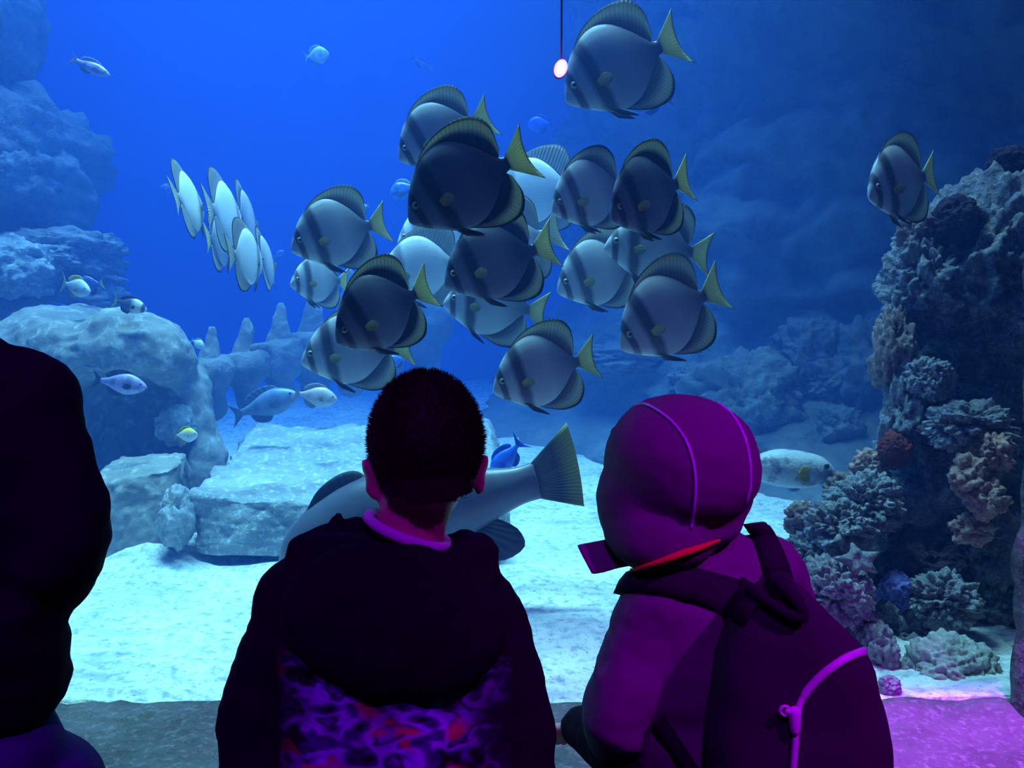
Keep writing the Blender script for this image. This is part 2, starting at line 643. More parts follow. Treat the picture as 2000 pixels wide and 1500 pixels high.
# rock cliff that closes the tank behind the shoal
path = [(0.75, 9.5), (0.95, 7.6), (1.35, 6.6), (2.3, 5.9), (3.3, 5.1), (4.3, 4.2), (5.0, 3.0), (5.2, 2.0)]
NU, NV = 190, 150
pp = spline([(a, b, 0) for a, b in path], NU)
vv, ff = [], []
for i, p in enumerate(pp):
    tdir = (pp[min(i + 1, NU - 1)] - pp[max(i - 1, 0)]).normalized()
    nrm = Vector((tdir.y, -tdir.x, 0))          # towards the camera side
    if nrm.y > 0 and nrm.x > 0:
        nrm = -nrm
    for j in range(NV + 1):
        z = 0.2 + 6.3 * j / NV
        q = Vector((p.x, p.y, z))
        toe = max(0.0, (1.9 - z) / 1.7) ** 1.5
        s = 1.9 * toe + 0.45 * fbm(q, 0.7, 5, 1.0) + 0.16 * fbm(q, 2.6, 5, 4.0)
        st = (z + 0.35 * fbm(q, 0.9, 3, 7.0)) * 1.9
        s += 0.22 * (1 - (st % 1.0)) * (0.5 + 0.5 * fbm(q, 0.8, 2, 12.0))
        vv.append(q - nrm * (-s) if nrm.y < 0 else q + nrm * s)
for i in range(NU - 1):
    for j in range(NV):
        a = i * (NV + 1) + j
        ff.append((a, a + NV + 1, a + NV + 2, a + 1))
o = obj('rock_cliff', mesh_from('rock_cliff', vv, ff), MATS['rock_cliff'])
tag(o, 'tall dim rock cliff behind the shoal of batfish', 'cliff', kind='structure')

# ledges and boulders at the foot of the cliff
LEDGES = [
    ('low flat-topped rock lit pale behind the shoal', 1375, 738, 4.5, 62, 26),
    ('rock with a bright blue-lit top beside the cliff foot', 1528, 748, 4.4, 48, 28),
    ('flat rock ledge with a ragged bright edge under the banded batfish', 1205, 700, 5.0, 85, 30),
    ('pointed rock standing against the dark cliff', 1572, 690, 4.8, 58, 70),
    ('tall slanting rock beside the dark reef', 1690, 720, 4.2, 62, 95),
    ('ragged low rock between the pointed and the slanting rocks', 1632, 745, 4.3, 55, 45),
    ('knobbly rock low on the cliff above the spotted fish', 1640, 830, 4.0, 40, 38),
    ('broad dim rock at the cliff foot behind the hooded child', 1440, 790, 4.9, 110, 95),
]
from mathutils.bvhtree import BVHTree
CLIFF = BVHTree.FromPolygons(vv, ff)
for k, (lab, px, py, d, rx, ry) in enumerate(LEDGES):
    hit = CLIFF.ray_cast(CAM, (W(px, py + ry * 0.4, 1.0) - CAM).normalized())
    if hit[0] is not None:                      # grown onto the cliff, not hanging before it
        d = (hit[0] - CAM).dot(FWD) - 0.25 * PX(rx, d)
    rockpx('rock', lab, 'rock', px, py, d, rx, ry, MATS['rock_grey' if k < 6 else 'rock_cliff'], ry_depth=PX(rx, d) * 0.8, sub=5, amp=0.35, scale=1.7, seed=20 + k, flat=0.35, fine=0.14, strata=0.08)

# stepped rock at the other end of the tank
LROCKS = [
    ('dark overhanging rock mass high on the tank side', 5, 40, 5.0, 62, 130, 'rock_cliff', 0.0),
    ('great sloping rock face above the stepped ledges', 45, 330, 5.2, 135, 150, 'rock_cliff', 0.0),
    ('lumpy rock projecting from the sloping rock face', 25, 345, 4.9, 52, 60, 'rock_grey', 0.0),
    ('upper stepped ledge with a bright thin rim', 120, 492, 5.0, 110, 46, 'rock_grey', 0.6),
    ('pale pitted rock mound under the stepped ledge', 28, 525, 4.7, 85, 62, 'rock_slab', 0.0),
    ('lower stepped ledge behind the yellow-tailed fish', 85, 580, 5.1, 150, 60, 'rock_grey', 0.6),
    ('thin shelf of rock between the two ledges', 100, 505, 4.8, 60, 24, 'rock_grey', 0.6),
]
for k, (lab, px, py, d, rx, ry, m, fl) in enumerate(LROCKS):
    rockpx('rock_ledge' if fl else 'rock', lab, 'rock', px, py, d, rx, ry, MATS[m], sub=5, amp=0.28, scale=1.6, seed=40 + k, flat=fl, fine=0.09, strata=0.06)
LR_BASE = rock('rock_mass', 'dim rock base carrying the stepped ledges', 'rock', W(-40, 655, 5.6), (0.9, 0.5, 1.0), MATS['rock_grey'], sub=5, amp=0.3, seed=60)

# huge rounded boulder with a hollow under its brow
d = 4.35
m = MB()
m.ell(W(165, 800, d), (PX(245, d), 0.62, PX(205, d)), None, 40, 30)
m.cap(W(330, 760, d - 0.1), W(385, 950, d - 0.22), PX(80, d), PX(58, d), 20)
m.ell(W(225, 690, d - 0.35), (PX(150, d), 0.3, PX(82, d)), None, 30, 20)
m.ell(W(20, 800, d), (PX(160, d), 0.6, PX(170, d)), None, 30, 20)
body = blob(m, 0.03, 10)
cut = MB()
cut.ell(W(205, 865, d - 0.55), (PX(118, d), 0.75, PX(118, d)), Euler((0, R(12), 0)), 40, 30)
cutter = bpy.data.objects.new('cutter', cut.mesh('cut'))
COL.objects.link(cutter)
body = evaluated(body, [('BOOLEAN', dict(operation='DIFFERENCE', object=cutter, solver='EXACT')), ('REMESH', dict(mode='VOXEL', voxel_size=0.018, use_smooth_shade=True)), ('SMOOTH', dict(iterations=8, factor=0.5))])
bpy.data.objects.remove(cutter)
org = W(200, 950, d)
for v in body.vertices:
    v.co -= org
displace(body, lambda p, n: 0.05 * fbm(p, 2.2, 4, 3) + 0.012 * fbm(p, 12, 4, 8) - 0.05 * max(0, fbm(p, 3.5, 2, 15)))
o = obj('boulder', body, MATS['rock_smooth'], None, org)
tag(o, 'huge smooth rounded boulder with a dark hollow under its brow', 'boulder')

# row of bone-like stone vertebrae running back from the boulder
sp_root = empty('stone_spine', W(400, 780, 4.8))
tag(sp_root, 'row of knobbed stone vertebrae with blunt upright spines behind the boulder', 'skeleton')
vb = [(412, 735, 4.75, 1.0), (478, 722, 4.95, 1.0), (545, 705, 5.15, 1.05), (610, 690, 5.4, 1.15), (680, 672, 5.65, 1.2), (752, 655, 5.9, 1.25), (826, 640, 6.15, 1.3)]
for k, (px, py, d, s) in enumerate(vb):
    c = W(px, py, d)
    m = MB()
    a = PX(46, d) * s
    m.ell(c, (a * 0.95, a * 1.0, a * 0.85), None, 20, 14)
    m.ell(c + Vector((a * 0.55, 0, a * 0.2)), (a * 0.45, a * 0.9, a * 0.75), None)
    m.cap(c + Vector((-a * 0.1, -a * 0.7, a * 0.5)), c + Vector((-a * 0.6, -a * 1.25, a * 0.55)), a * 0.3, a * 0.22)
    m.cap(c + Vector((0, 0, -a * 0.3)), c + Vector((a * 0.1, 0, -a * 1.4)), a * 0.6, a * 0.5)
    me = blob(m, 0.02, 5, sp_root.location)
    displace(me, lambda p, n: 0.02 * fbm(p, 7, 4, k))
    vo = obj('vertebra', me, MATS['rock_grey'], sp_root)
    m = MB()
    top = c + Vector((a * 0.12, 0, a * (1.95 + 0.12 * k)))
    m.chain([c + Vector((-a * 0.1, 0, a * 0.4)), c.lerp(top, 0.6), top], [a * 0.62, a * 0.40, a * 0.24], 14, (Vector((0, 1, 0)), 0.55))
    me = blob(m, 0.018, 5, sp_root.location)
    displace(me, lambda p, n: 0.012 * fbm(p, 9, 3, k + 20))
    obj('spine', me, MATS['rock_smooth'], vo)

# big flat slab, the small rounded block beside it, pebbly rubble between them
def block(name, label, base, top, mat, seed, amp=0.04, step=0.035):
    """block from four base and four top corners, subdivided and roughened"""
    n = 34
    faces = [(base[0], base[1], top[1], top[0]), (base[1], base[2], top[2], top[1]), (base[2], base[3], top[3], top[2]), (base[3], base[0], top[0], top[3]), (top[0], top[1], top[2], top[3])]
    bm = bmesh.new()
    for q in faces:
        g = [[bm.verts.new(q[0].lerp(q[1], i / n).lerp(q[3].lerp(q[2], i / n), j / n)) for i in range(n + 1)] for j in range(n + 1)]
        for j in range(n):
            for i in range(n):
                bm.faces.new((g[j][i], g[j][i + 1], g[j + 1][i + 1], g[j + 1][i]))
    bmesh.ops.remove_doubles(bm, verts=bm.verts, dist=0.004)
    bmesh.ops.recalc_face_normals(bm, faces=bm.faces)
    for _ in range(3):
        bmesh.ops.smooth_vert(bm, verts=bm.verts, factor=0.5, use_axis_x=True, use_axis_y=True, use_axis_z=True)
    me = bpy.data.meshes.new(name)
    org = sum((Vector(b) for b in base), Vector()) / 4
    for v in bm.verts:
        v.co -= org
    bm.to_mesh(me)
    bm.free()
    me.update()
    displace(me, lambda p, q: amp * fbm(p, 2.0, 5, seed) + amp * 0.55 * fbm(Vector((p.x * 0.8, p.y * 1.5, p.z * 1.0)), 7, 5, seed + 2) + amp * 0.3 * fbm(p, 22, 3, seed + 4))
    me.polygons.foreach_set('use_smooth', [True] * len(me.polygons))
    o = obj(name, me, mat, None, org)
    tag(o, label, 'rock')
    return o


b0, b1 = W(378, 1085, 3.35), W(985, 1090, 3.35)
b2, b3 = W(1000, 930, 5.0), W(480, 930, 5.0)
t0, t1 = W(366, 968, 3.38), W(985, 1000, 3.30)
t2, t3 = W(955, 832, 4.9), W(503, 826, 4.9)
block('stone_slab', 'large flat stone slab with a rough sunlit-looking top on the sand', [b0, b1, b2, b3], [t0, t1, t2, t3], MATS['rock_slab'], 5.0)
bpy.data.objects['stone_slab']['label'] = 'large flat stone slab with a bright rough top on the sand'
b0, b1 = W(150, 1100, 3.3), W(345, 1085, 3.4)
b2, b3 = W(372, 1000, 3.9), W(190, 1000, 3.9)
t0, t1 = W(165, 955, 3.35), W(352, 905, 3.45)
t2, t3 = W(362, 885, 3.8), W(240, 890, 3.8)
block('stone_block', 'small rounded stone block between the slab and the boulder', [b0, b1, b2, b3], [t0, t1, t2, t3], MATS['rock_smooth'], 9.0, 0.025)
rockpx('rubble', 'pitted grey rubble wedged at the slab corner', 'rock', 345, 1012, 3.34, 30, 55, MATS['rock_slab'], sub=4, amp=0.3, seed=71, knob=0.35, knob_scale=3.5)
rockpx('rubble', 'knobbly pale growth on the boulder beside the yellow-edged fish', 'rock', 345, 830, 4.02, 34, 40, MATS['rock_slab'], sub=4, amp=0.25, seed=73, knob=0.3, knob_scale=3.0)

# ------------------------------------------------------------------ reef beside the window: rocks and corals
REEF = [
    # name, label, cat, px, py, d, rx, ry, mat, knob, knob_scale, amp
    ('reef_rock', 'large grey pitted reef rock at the top of the reef', 'rock', 1930, 560, 3.0, 140, 170, 'rock_reef', 0.22, 5.5, 0.22),
    ('reef_rock', 'dark lumpy reef rock under the lone batfish', 'rock', 1800, 570, 2.95, 66, 92, 'rock_reef', 0.25, 4.5, 0.25),
    ('sponge', 'round dark sponge crowning the reef below the lone batfish', 'sponge', 1868, 432, 2.85, 42, 46, 'sponge_dark', 0.10, 5.0, 0.12),
    ('sponge', 'dark wine-coloured knob at the very top of the reef', 'sponge', 1978, 322, 2.95, 40, 36, 'sponge_dark', 0.12, 4.5, 0.15),
    ('coral', 'pale rough coral between the two dark sponges', 'coral', 1975, 392, 3.0, 48, 52, 'rock_reef', 0.25, 5.0, 0.2),
    ('coral', 'small rough coral beside the round dark sponge', 'coral', 1800, 462, 2.95, 40, 44, 'coral_brown', 0.35, 4.5, 0.2),
    ('reef_rock', 'massive shadowed reef rock in the middle of the reef', 'rock', 1915, 750, 3.0, 120, 140, 'rock_reef', 0.12, 5.0, 0.25),
    ('reef_rock', 'rounded reef rock with a pale crown above the red sponge', 'rock', 1806, 748, 2.8, 46, 52, 'coral_pale', 0.16, 5.0, 0.15),
    ('coral', 'brown crusty coral on the reef edge beside the pale crown', 'coral', 1745, 690, 2.9, 30, 80, 'coral_brown', 0.35, 4.0, 0.25),
    ('coral', 'narrow crusted coral column above the red sponge', 'coral', 1762, 810, 2.85, 32, 70, 'rock_reef', 0.4, 4.0, 0.25),
    ('sponge', 'square-edged dark red sponge', 'sponge', 1748, 880, 2.78, 28, 36, 'sponge_red', 0.16, 6.0, 0.12),
    ('coral', 'pinkish branching coral with pale tips', 'coral', 1893, 835, 2.65, 70, 42, 'coral_pale', 0.45, 3.2, 0.3),
    ('coral', 'orange-pink folded coral under the pale-tipped coral', 'coral', 1938, 882, 2.55, 34, 34, 'coral_pink', 0.4, 3.0, 0.25),
    ('coral', 'pink folded coral in the middle of the pink column', 'coral', 1900, 930, 2.55, 40, 40, 'coral_pink', 0.4, 3.0, 0.25),
    ('coral', 'round pink cup coral on the pink column', 'coral', 1925, 975, 2.5, 34, 34, 'coral_pink', 0.35, 2.6, 0.2),
    ('coral', 'lowest orange coral of the pink column', 'coral', 1900, 1035, 2.55, 34, 28, 'coral_pink', 0.3, 3.0, 0.25),
    ('reef_rock', 'dark reef wall behind the pink corals', 'rock', 1850, 1010, 3.0, 150, 190, 'rock_reef', 0.12, 5.0, 0.25),
    ('coral', 'brownish pink knob coral beside the red sponge', 'coral', 1700, 912, 2.85, 32, 30, 'coral_pink', 0.4, 3.5, 0.2),
    ('coral', 'dull red knob coral above the sand edge', 'coral', 1655, 955, 2.85, 36, 28, 'coral_brown', 0.4, 3.5, 0.25),
    ('coral', 'grey knobby coral below the red sponge', 'coral', 1695, 985, 2.7, 58, 52, 'coral_pale', 0.5, 4.0, 0.2),
    ('coral', 'dark purple knob coral overhanging the sand', 'coral', 1575, 1020, 2.75, 34, 34, 'coral_brown', 0.35, 3.2, 0.2),
    ('coral', 'pale tipped knobby coral behind the backpack shoulder', 'coral', 1635, 1035, 2.6, 54, 46, 'coral_pale', 0.5, 4.0, 0.2),
    ('coral', 'dark knobby coral mass between the pale corals', 'coral', 1600, 1095, 2.65, 60, 50, 'rock_reef', 0.45, 4.5, 0.2),
    ('coral', 'pale pitted coral mound above the backpack', 'coral', 1630, 1165, 2.45, 64, 62, 'coral_pale', 0.45, 5.0, 0.2),
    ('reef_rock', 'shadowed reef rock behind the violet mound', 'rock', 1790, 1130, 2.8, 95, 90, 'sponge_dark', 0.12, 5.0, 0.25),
    ('coral', 'violet-blue coral mound tucked in the reef', 'coral', 1752, 1158, 2.58, 33, 40, 'coral_violet', 0.12, 7.0, 0.12),
    ('coral', 'grey crumbly coral beside the violet mound', 'coral', 1845, 1175, 2.5, 56, 48, 'coral_pale', 0.45, 4.5, 0.25),
    ('reef_rock', 'dark reef base rock above the tan boulder', 'rock', 1760, 1255, 2.6, 95, 75, 'rock_reef', 0.3, 4.5, 0.2),
    ('reef_rock', 'dim reef rock close to the window jamb', 'rock', 1935, 1190, 2.75, 95, 110, 'rock_reef', 0.12, 4.5, 0.25),
    ('coral', 'pale crusty coral strip along the backpack edge', 'coral', 1712, 1270, 2.35, 34, 50, 'coral_pale', 0.35, 4.0, 0.2),
    ('boulder', 'tan rounded boulder resting on the sand by the jamb', 'boulder', 1862, 1330, 2.27, 90, 80, 'rock_tan', 0.05, 8.0, 0.15),
    ('rock', 'small round pale rock on the sand beside the backpack', 'rock', 1738, 1340, 2.10, 20, 20, 'coral_pale', 0.1, 5.0, 0.15),
    ('coral', 'crumbly grey coral leaning on the tan boulder', 'coral', 1790, 1330, 2.3, 32, 44, 'coral_pale', 0.4, 4.0, 0.2),
]
for k, (nm, lab, cat, px, py, d, rx, ry, mat, kb, ks, am) in enumerate(REEF):
    rockpx(nm, lab, cat, px, py, d, rx, ry, MATS[mat], sub=6 if rx > 44 else 5, amp=am * 1.5, scale=1.5, seed=100 + k * 1.7, knob=kb * 1.1, knob_scale=ks * 0.95, fine=0.10)

# pale starfish draped on the reef
root = empty('starfish', W(1672, 1092, 2.42))
tag(root, 'pale starfish draped over the knobby coral', 'starfish')
m = MB()
c0 = W(1672, 1092, 2.42)
for k in range(5):
    a = R(100 + 72 * k)
    tip = c0 + Vector((math.cos(a) * 0.075, -0.015 + 0.02 * math.sin(a), math.sin(a) * 0.05))
    m.chain([c0, c0.lerp(tip, 0.5) + Vector((0, -0.012, 0)), tip], [0.028, 0.018, 0.006], 10)
me = blob(m, 0.006, 4, root.location)
obj('body', me, MATS['coral_pale'], root)

# ------------------------------------------------------------------ fish
def fish_body(prof, ns=44, nr=20, bend=0.0):
    """prof: (x, z top, z bottom, half width) from snout to tail root"""
    P = []
    m = len(prof) - 1
    sam = spline([tuple(p) for p in prof], ns)
    rings = []
    for s in sam:
        x, zt, zb, hw = s
        zc, hz = (zt + zb) / 2, max((zt - zb) / 2, 0.002)
        hw = max(hw, 0.002)
        ring = []
        for j in range(nr):
            a = 2 * math.pi * j / nr
            ca, sa = math.cos(a), math.sin(a)
            yy = hw * math.copysign(abs(ca) ** 1.15, ca)
            zz = zc + hz * math.copysign(abs(sa) ** 0.9, sa)
            ring.append((x, yy + bend * max(0, 0.5 - x) ** 2, zz))
        rings.append(ring)
    mb = MB()
    mb.loft(rings, True)
    return mb.mesh('fish_body')


def fin(root, margin, nu=22, nv=7, th=0.012, wave=0.0, yroot=None):
    """thin solid sheet between a root curve and a margin curve (x, y, z); uv = (along, out)"""
    a, b = spline(root, nu), spline(margin, nu)
    V, U, F = [], [], []
    for side in (1, -1):
        for i in range(nu):
            for j in range(nv):
                f = j / (nv - 1)
                p = a[i].lerp(b[i], f)
                nrm = Vector((0, 1, 0)) if yroot is None else yroot
                p = p + nrm * (side * th * 0.5 * (1 - 0.8 * f) + wave * math.sin(i / (nu - 1) * 5.0 + 1) * f * f)
                V.append(p)
                U.append((i / (nu - 1), f))
    N = nu * nv
    for i in range(nu - 1):
        for j in range(nv - 1):
            k = i * nv + j
            F.append((k, k + nv, k + nv + 1, k + 1))
            F.append((N + k, N + k + 1, N + k + nv + 1, N + k + nv))
    for i in range(nu - 1):
        k = i * nv + nv - 1
        F.append((k, k + nv, N + k + nv, N + k))
        k = i * nv
        F.append((k, N + k, N + k + nv, k + nv))
    for i in (0, nu - 1):
        for j in range(nv - 1):
            k = i * nv + j
            F.append((k, k + 1, N + k + 1, N + k) if i == 0 else (k, N + k, N + k + 1, k + 1))
    return mesh_from('fin', V, F, True, U)


def eye_mesh(r):
    mb = MB()
    mb.ell((0, 0, 0), (r, r * 0.6, r), None, 14, 10)
    return mb.mesh('eye')


def pair_fin(pts_root, pts_margin, th=0.008):
    out = []
    for s in (1, -1):
        out.append(fin([(x, y * s, z) for x, y, z in pts_root], [(x, y * s, z) for x, y, z in pts_margin], 16, 6, th))
    return out


BAT = [(1.0, -0.055, -0.085, 0.012), (0.97, 0.02, -0.125, 0.030), (0.90, 0.135, -0.180, 0.056), (0.80, 0.260, -0.245, 0.076), (0.65, 0.380, -0.330, 0.088), (0.50, 0.425, -0.370, 0.085), (0.35, 0.390, -0.340, 0.070), (0.20, 0.270, -0.235, 0.046), (0.10, 0.150, -0.130, 0.032), (0.03, 0.075, -0.068, 0.022), (-0.02, 0.062, -0.058, 0.018)]
BAT_M = {
    'body': fish_body(BAT),
    'dorsal': fin([(0.76, 0, 0.27), (0.62, 0, 0.35), (0.48, 0, 0.375), (0.34, 0, 0.345), (0.2, 0, 0.235), (0.1, 0, 0.125), (0.05, 0, 0.07)],
                  [(0.75, 0, 0.30), (0.62, 0, 0.42), (0.45, 0, 0.50), (0.26, 0, 0.535), (0.08, 0, 0.50), (-0.015, 0, 0.36), (0.005, 0, 0.13)], 26, 8, 0.03, 0.01),
    'anal': fin([(0.55, 0, -0.32), (0.44, 0, -0.335), (0.34, 0, -0.305), (0.22, 0, -0.225), (0.1, 0, -0.11), (0.05, 0, -0.062)],
                [(0.56, 0, -0.345), (0.42, 0, -0.42), (0.25, 0, -0.475), (0.07, 0, -0.45), (-0.02, 0, -0.30), (0.005, 0, -0.11)], 24, 8, 0.03, 0.01),
    'tail': fin([(0.0, 0, 0.055), (-0.005, 0, 0.02), (-0.005, 0, -0.02), (0.0, 0, -0.055)],
                [(-0.26, 0, 0.265), (-0.205, 0, 0.09), (-0.205, 0, -0.09), (-0.26, 0, -0.265)], 20, 7, 0.02, 0.01),
    'pect': pair_fin([(0.69, 0.080, -0.04), (0.685, 0.080, -0.06), (0.68, 0.080, -0.085)], [(0.665, 0.105, -0.02), (0.62, 0.122, -0.005), (0.575, 0.132, -0.03), (0.560, 0.134, -0.065), (0.585, 0.124, -0.105), (0.635, 0.108, -0.115), (0.665, 0.092, -0.10)]),
    'pelv': pair_fin([(0.70, 0.03, -0.27), (0.67, 0.03, -0.29), (0.63, 0.03, -0.305)], [(0.60, 0.05, -0.40), (0.46, 0.06, -0.47), (0.50, 0.05, -0.42)], 0.012),
    'eye': eye_mesh(0.034),
    'pupil': eye_mesh(0.02),
}
BAT_SETS = {
    'silver': ('batfish_silver', 'batfish_fin_silver', 'batfish_tail'),
    'dusky': ('batfish_dusky', 'batfish_fin_dusky', 'batfish_tail'),
    'pale': ('batfish_pale', 'batfish_fin_pale', 'batfish_tail_pale'),
}
BAT_CACHE = {}


def bat_mesh(key, kind, mat):
    k = (key, kind)
    if k not in BAT_CACHE:
        src = BAT_M[key]
        if isinstance(src, list):
            r = []
            for s in src:
                c = s.copy(); c.materials.clear(); c.materials.append(MATS[mat]); r.append(c)
        else:
            r = src.copy(); r.materials.clear(); r.materials.append(MATS[mat])
        BAT_CACHE[k] = r
    return BAT_CACHE[k]


def batfish(label, px, py, d, L, kind, face=180, nose=0, roll=0):
    """pixel of the body's middle, depth, body length in pixels if seen side-on; face: heading in degrees (180 = across to -x)"""
    s = PX(L, d)
    rot = Euler((R(roll), R(nose), R(face)))
    mid = rot.to_matrix() @ (Vector((0.45, 0, 0.03)) * s)
    root = empty('batfish', W(px, py, d) - mid, rot, s)
    tag(root, label, 'fish', 'shoal of batfish')
    b, f, tl = BAT_SETS[kind]
    bo = obj('body', bat_mesh('body', kind, b), None, root)
    obj('dorsal_fin', bat_mesh('dorsal', kind, f), None, root)
    obj('anal_fin', bat_mesh('anal', kind, f), None, root)
    obj('tail_fin', bat_mesh('tail', kind, tl), None, root)
    for q in (0, 1):
        obj('pectoral_fin', bat_mesh('pect', kind, 'fin_yellow')[q], None, root)
        obj('pelvic_fin', bat_mesh('pelv', kind, 'fin_pelvic')[q], None, root)
        e = obj('eye', bat_mesh('eye', kind, 'eye_gold'), None, root, (0.885, (0.050, -0.050)[q], 0.02))
        obj('pupil', bat_mesh('pupil', kind, 'eye_black'), None, e, (0.0, (0.013, -0.013)[q], 0.0))
    return root


SHOAL = [
    ('banded batfish with its snout at the magenta reflection, highest of the shoal', 1200, 128, 2.78, 215, 'silver', 188, 27, 0),
    ('silver batfish half hidden behind the darkest batfish, its tail touching the dark one', 856, 262, 2.75, 165, 'silver', 190, 24, 0),
    ('darkest batfish of the upper pair, with a pale-edged dorsal fin', 898, 358, 2.36, 222, 'dusky', 186, 27, 0),
    ('very pale batfish wedged between the darkest batfish and the paired ones', 1042, 372, 3.45, 165, 'pale', 165, 5, 0),
    ('grey batfish overlapped by a dusky batfish with a yellow-lined tail', 1150, 375, 2.75, 165, 'silver', 205, 18, 0),
    ('dusky batfish with a yellow-lined tail seen edge-on', 1262, 378, 2.50, 190, 'dusky', 214, 22, 0),
    ('banded batfish seen only below the dusky one with the yellow-lined tail', 1275, 478, 2.95, 175, 'silver', 188, -6, 0),
    ('silver batfish with a dark eye band under the grey overlapped one', 1165, 530, 3.05, 165, 'silver', 200, 16, 0),
    ('pale-flanked banded batfish with a yellow-green tail above the hooded child', 1298, 612, 2.70, 205, 'silver', 197, 26, 0),
    ('dusky batfish with broad yellow anal fin in the middle of the shoal', 962, 508, 2.60, 190, 'dusky', 192, 18, 0),
    ('pale batfish rising just behind the dusky one with yellow anal fin', 985, 478, 3.00, 175, 'pale', 190, 18, 0),
    ('pale batfish with its tail root behind the dusky middle one', 822, 522, 3.15, 160, 'pale', 172, 8, 0),
    ('pale batfish with only its banded head and belly below the middle one', 958, 590, 3.05, 165, 'silver', 185, -8, 0),
    ('dusky batfish with a yellow tail lobe folded against its back', 738, 606, 2.40, 190, 'dusky', 215, 26, 0),
    ('blue-grey batfish mostly behind the dusky one with the folded tail', 685, 680, 2.85, 175, 'silver', 190, 6, 0),
    ('grey-blue banded batfish with a yellow tail just above the cropped-hair boy', 1052, 722, 2.70, 180, 'silver', 196, 14, 0),
    ('silver batfish swimming apart with a fan-shaped yellow tail', 652, 452, 2.75, 165, 'silver', 210, 16, 0),
    ('small batfish seen under the one with the fan-shaped yellow tail', 620, 545, 3.15, 115, 'silver', 232, 2, 0),
    ('slim pale batfish seen edge-on, apart from the narrow cluster', 368, 392, 3.10, 150, 'pale', 97, -2, -12),
    ('tallest pale batfish of the narrow edge-on cluster', 440, 415, 3.30, 160, 'pale', 92, 0, -8),
    ('pointed slim batfish at the rear of the narrow cluster', 480, 425, 3.85, 140, 'silver', 98, 0, -8),
    ('brightest batfish of the narrow cluster, its white tail towards the glass', 482, 500, 2.90, 140, 'pale', 88, 0, -4),
    ('batfish with a dark-edged yellow fin at the outer side of the cluster', 518, 508, 3.40, 125, 'silver', 98, 0, -10),
    ('blue-grey batfish hidden low in the narrow cluster', 428, 470, 3.75, 125, 'silver', 94, 0, -6),
    ('lone batfish swimming apart beside the top of the reef', 1755, 352, 2.70, 180, 'silver', 210, 14, 4),
    ('faint pale batfish between the darkest one and the middle of the shoal', 850, 450, 3.60, 140, 'pale', 180, 10, 0),
]
for a in SHOAL:
    batfish(*a)


# ---- other fishes
def simple_fish(name, label, px, py, d, L, prof, mats, fins, face=0, nose=0, roll=0, eye=None, cat='fish', group=None):
    """prof as fish_body; mats (body, fin, tail); fins: list of (part name, root, margin, material)"""
    s = PX(L, d)
    rot = Euler((R(roll), R(nose), R(face)))
    root = empty(name, W(px, py, d) - rot.to_matrix() @ (Vector((0.5, 0, 0)) * s), rot, s)
    tag(root, label, cat, group)
    obj('body', fish_body(prof, 32, 16), MATS[mats], root)
    for nm, rt, mg, mt in fins:
        if nm == 'pectoral_fin':
            for q in pair_fin(rt, mg):
                obj(nm, q, MATS[mt], root)
        else:
            obj(nm, fin(rt, mg, 16, 5, 0.014, 0.01), MATS[mt], root)
    if eye:
        x, y, z, r = eye
        for sgn in (1, -1):
            obj('eye', eye_mesh(r), MATS['eye_black'], root, (x, y * sgn, z))
    return root


def std_prof(h, wd, snout=0.0, ped=0.06):
    return [(1.0, 0.01 + snout, -0.01 + snout, 0.008), (0.95, 0.32 * h + snout * .6, -0.30 * h + snout * .6, wd * 0.45), (0.82, 0.72 * h, -0.66 * h, wd * 0.85), (0.62, h, -0.95 * h, wd), (0.4, 0.86 * h, -0.84 * h, wd * 0.85), (0.2, 0.48 * h, -0.48 * h, wd * 0.5), (0.06, ped, -ped, wd * 0.22), (0.0, ped, -ped, wd * 0.15)]


def std_fins(h, fm, tm, tail=0.2, fork=0.08, tl=0.2, hi=0.12, ped=0.06):
    return [
        ('dorsal_fin', [(0.72, 0, 0.85 * h), (0.5, 0, 0.85 * h), (0.28, 0, 0.6 * h), (0.14, 0, 0.33 * h)], [(0.715, 0, 0.88 * h), (0.60, 0, h + hi * .75), (0.40, 0, h + hi), (0.20, 0, 0.75 * h + hi), (0.09, 0, 0.45 * h + hi * .5), (0.13, 0, 0.36 * h)], fm),
        ('anal_fin', [(0.5, 0, -0.8 * h), (0.38, 0, -0.75 * h), (0.26, 0, -0.55 * h), (0.14, 0, -0.33 * h)], [(0.495, 0, -0.83 * h), (0.42, 0, -h - hi * .6), (0.30, 0, -0.95 * h - hi * .7), (0.18, 0, -0.7 * h - hi * .6), (0.13, 0, -0.36 * h)], fm),
        ('tail_fin', [(0.01, 0, ped * .9), (0.0, 0, 0.02), (0.0, 0, -0.02), (0.01, 0, -ped * .9)], [(-tl, 0, tail), (-tl + fork, 0, tail * .3), (-tl + fork, 0, -tail * .3), (-tl, 0, -tail)], tm),
        ('pectoral_fin', [(0.70, 0.09, 0.0), (0.695, 0.09, -0.03), (0.69, 0.088, -0.06)], [(0.66, 0.11, 0.02), (0.60, 0.135, 0.035), (0.55, 0.148, 0.0), (0.53, 0.15, -0.04), (0.555, 0.145, -0.08), (0.61, 0.125, -0.10), (0.66, 0.10, -0.08)], fm),
    ]


def colour_fish(name, base, dusk):
    fish_body_mat('skin_' + name, base, dusk, False)
    fin_mat('fin_' + name, [(0.0, tuple(0.8 * v for v in base)), (1.0, tuple(0.5 * a + 0.5 * b for a, b in zip(base, dusk)))], 10)


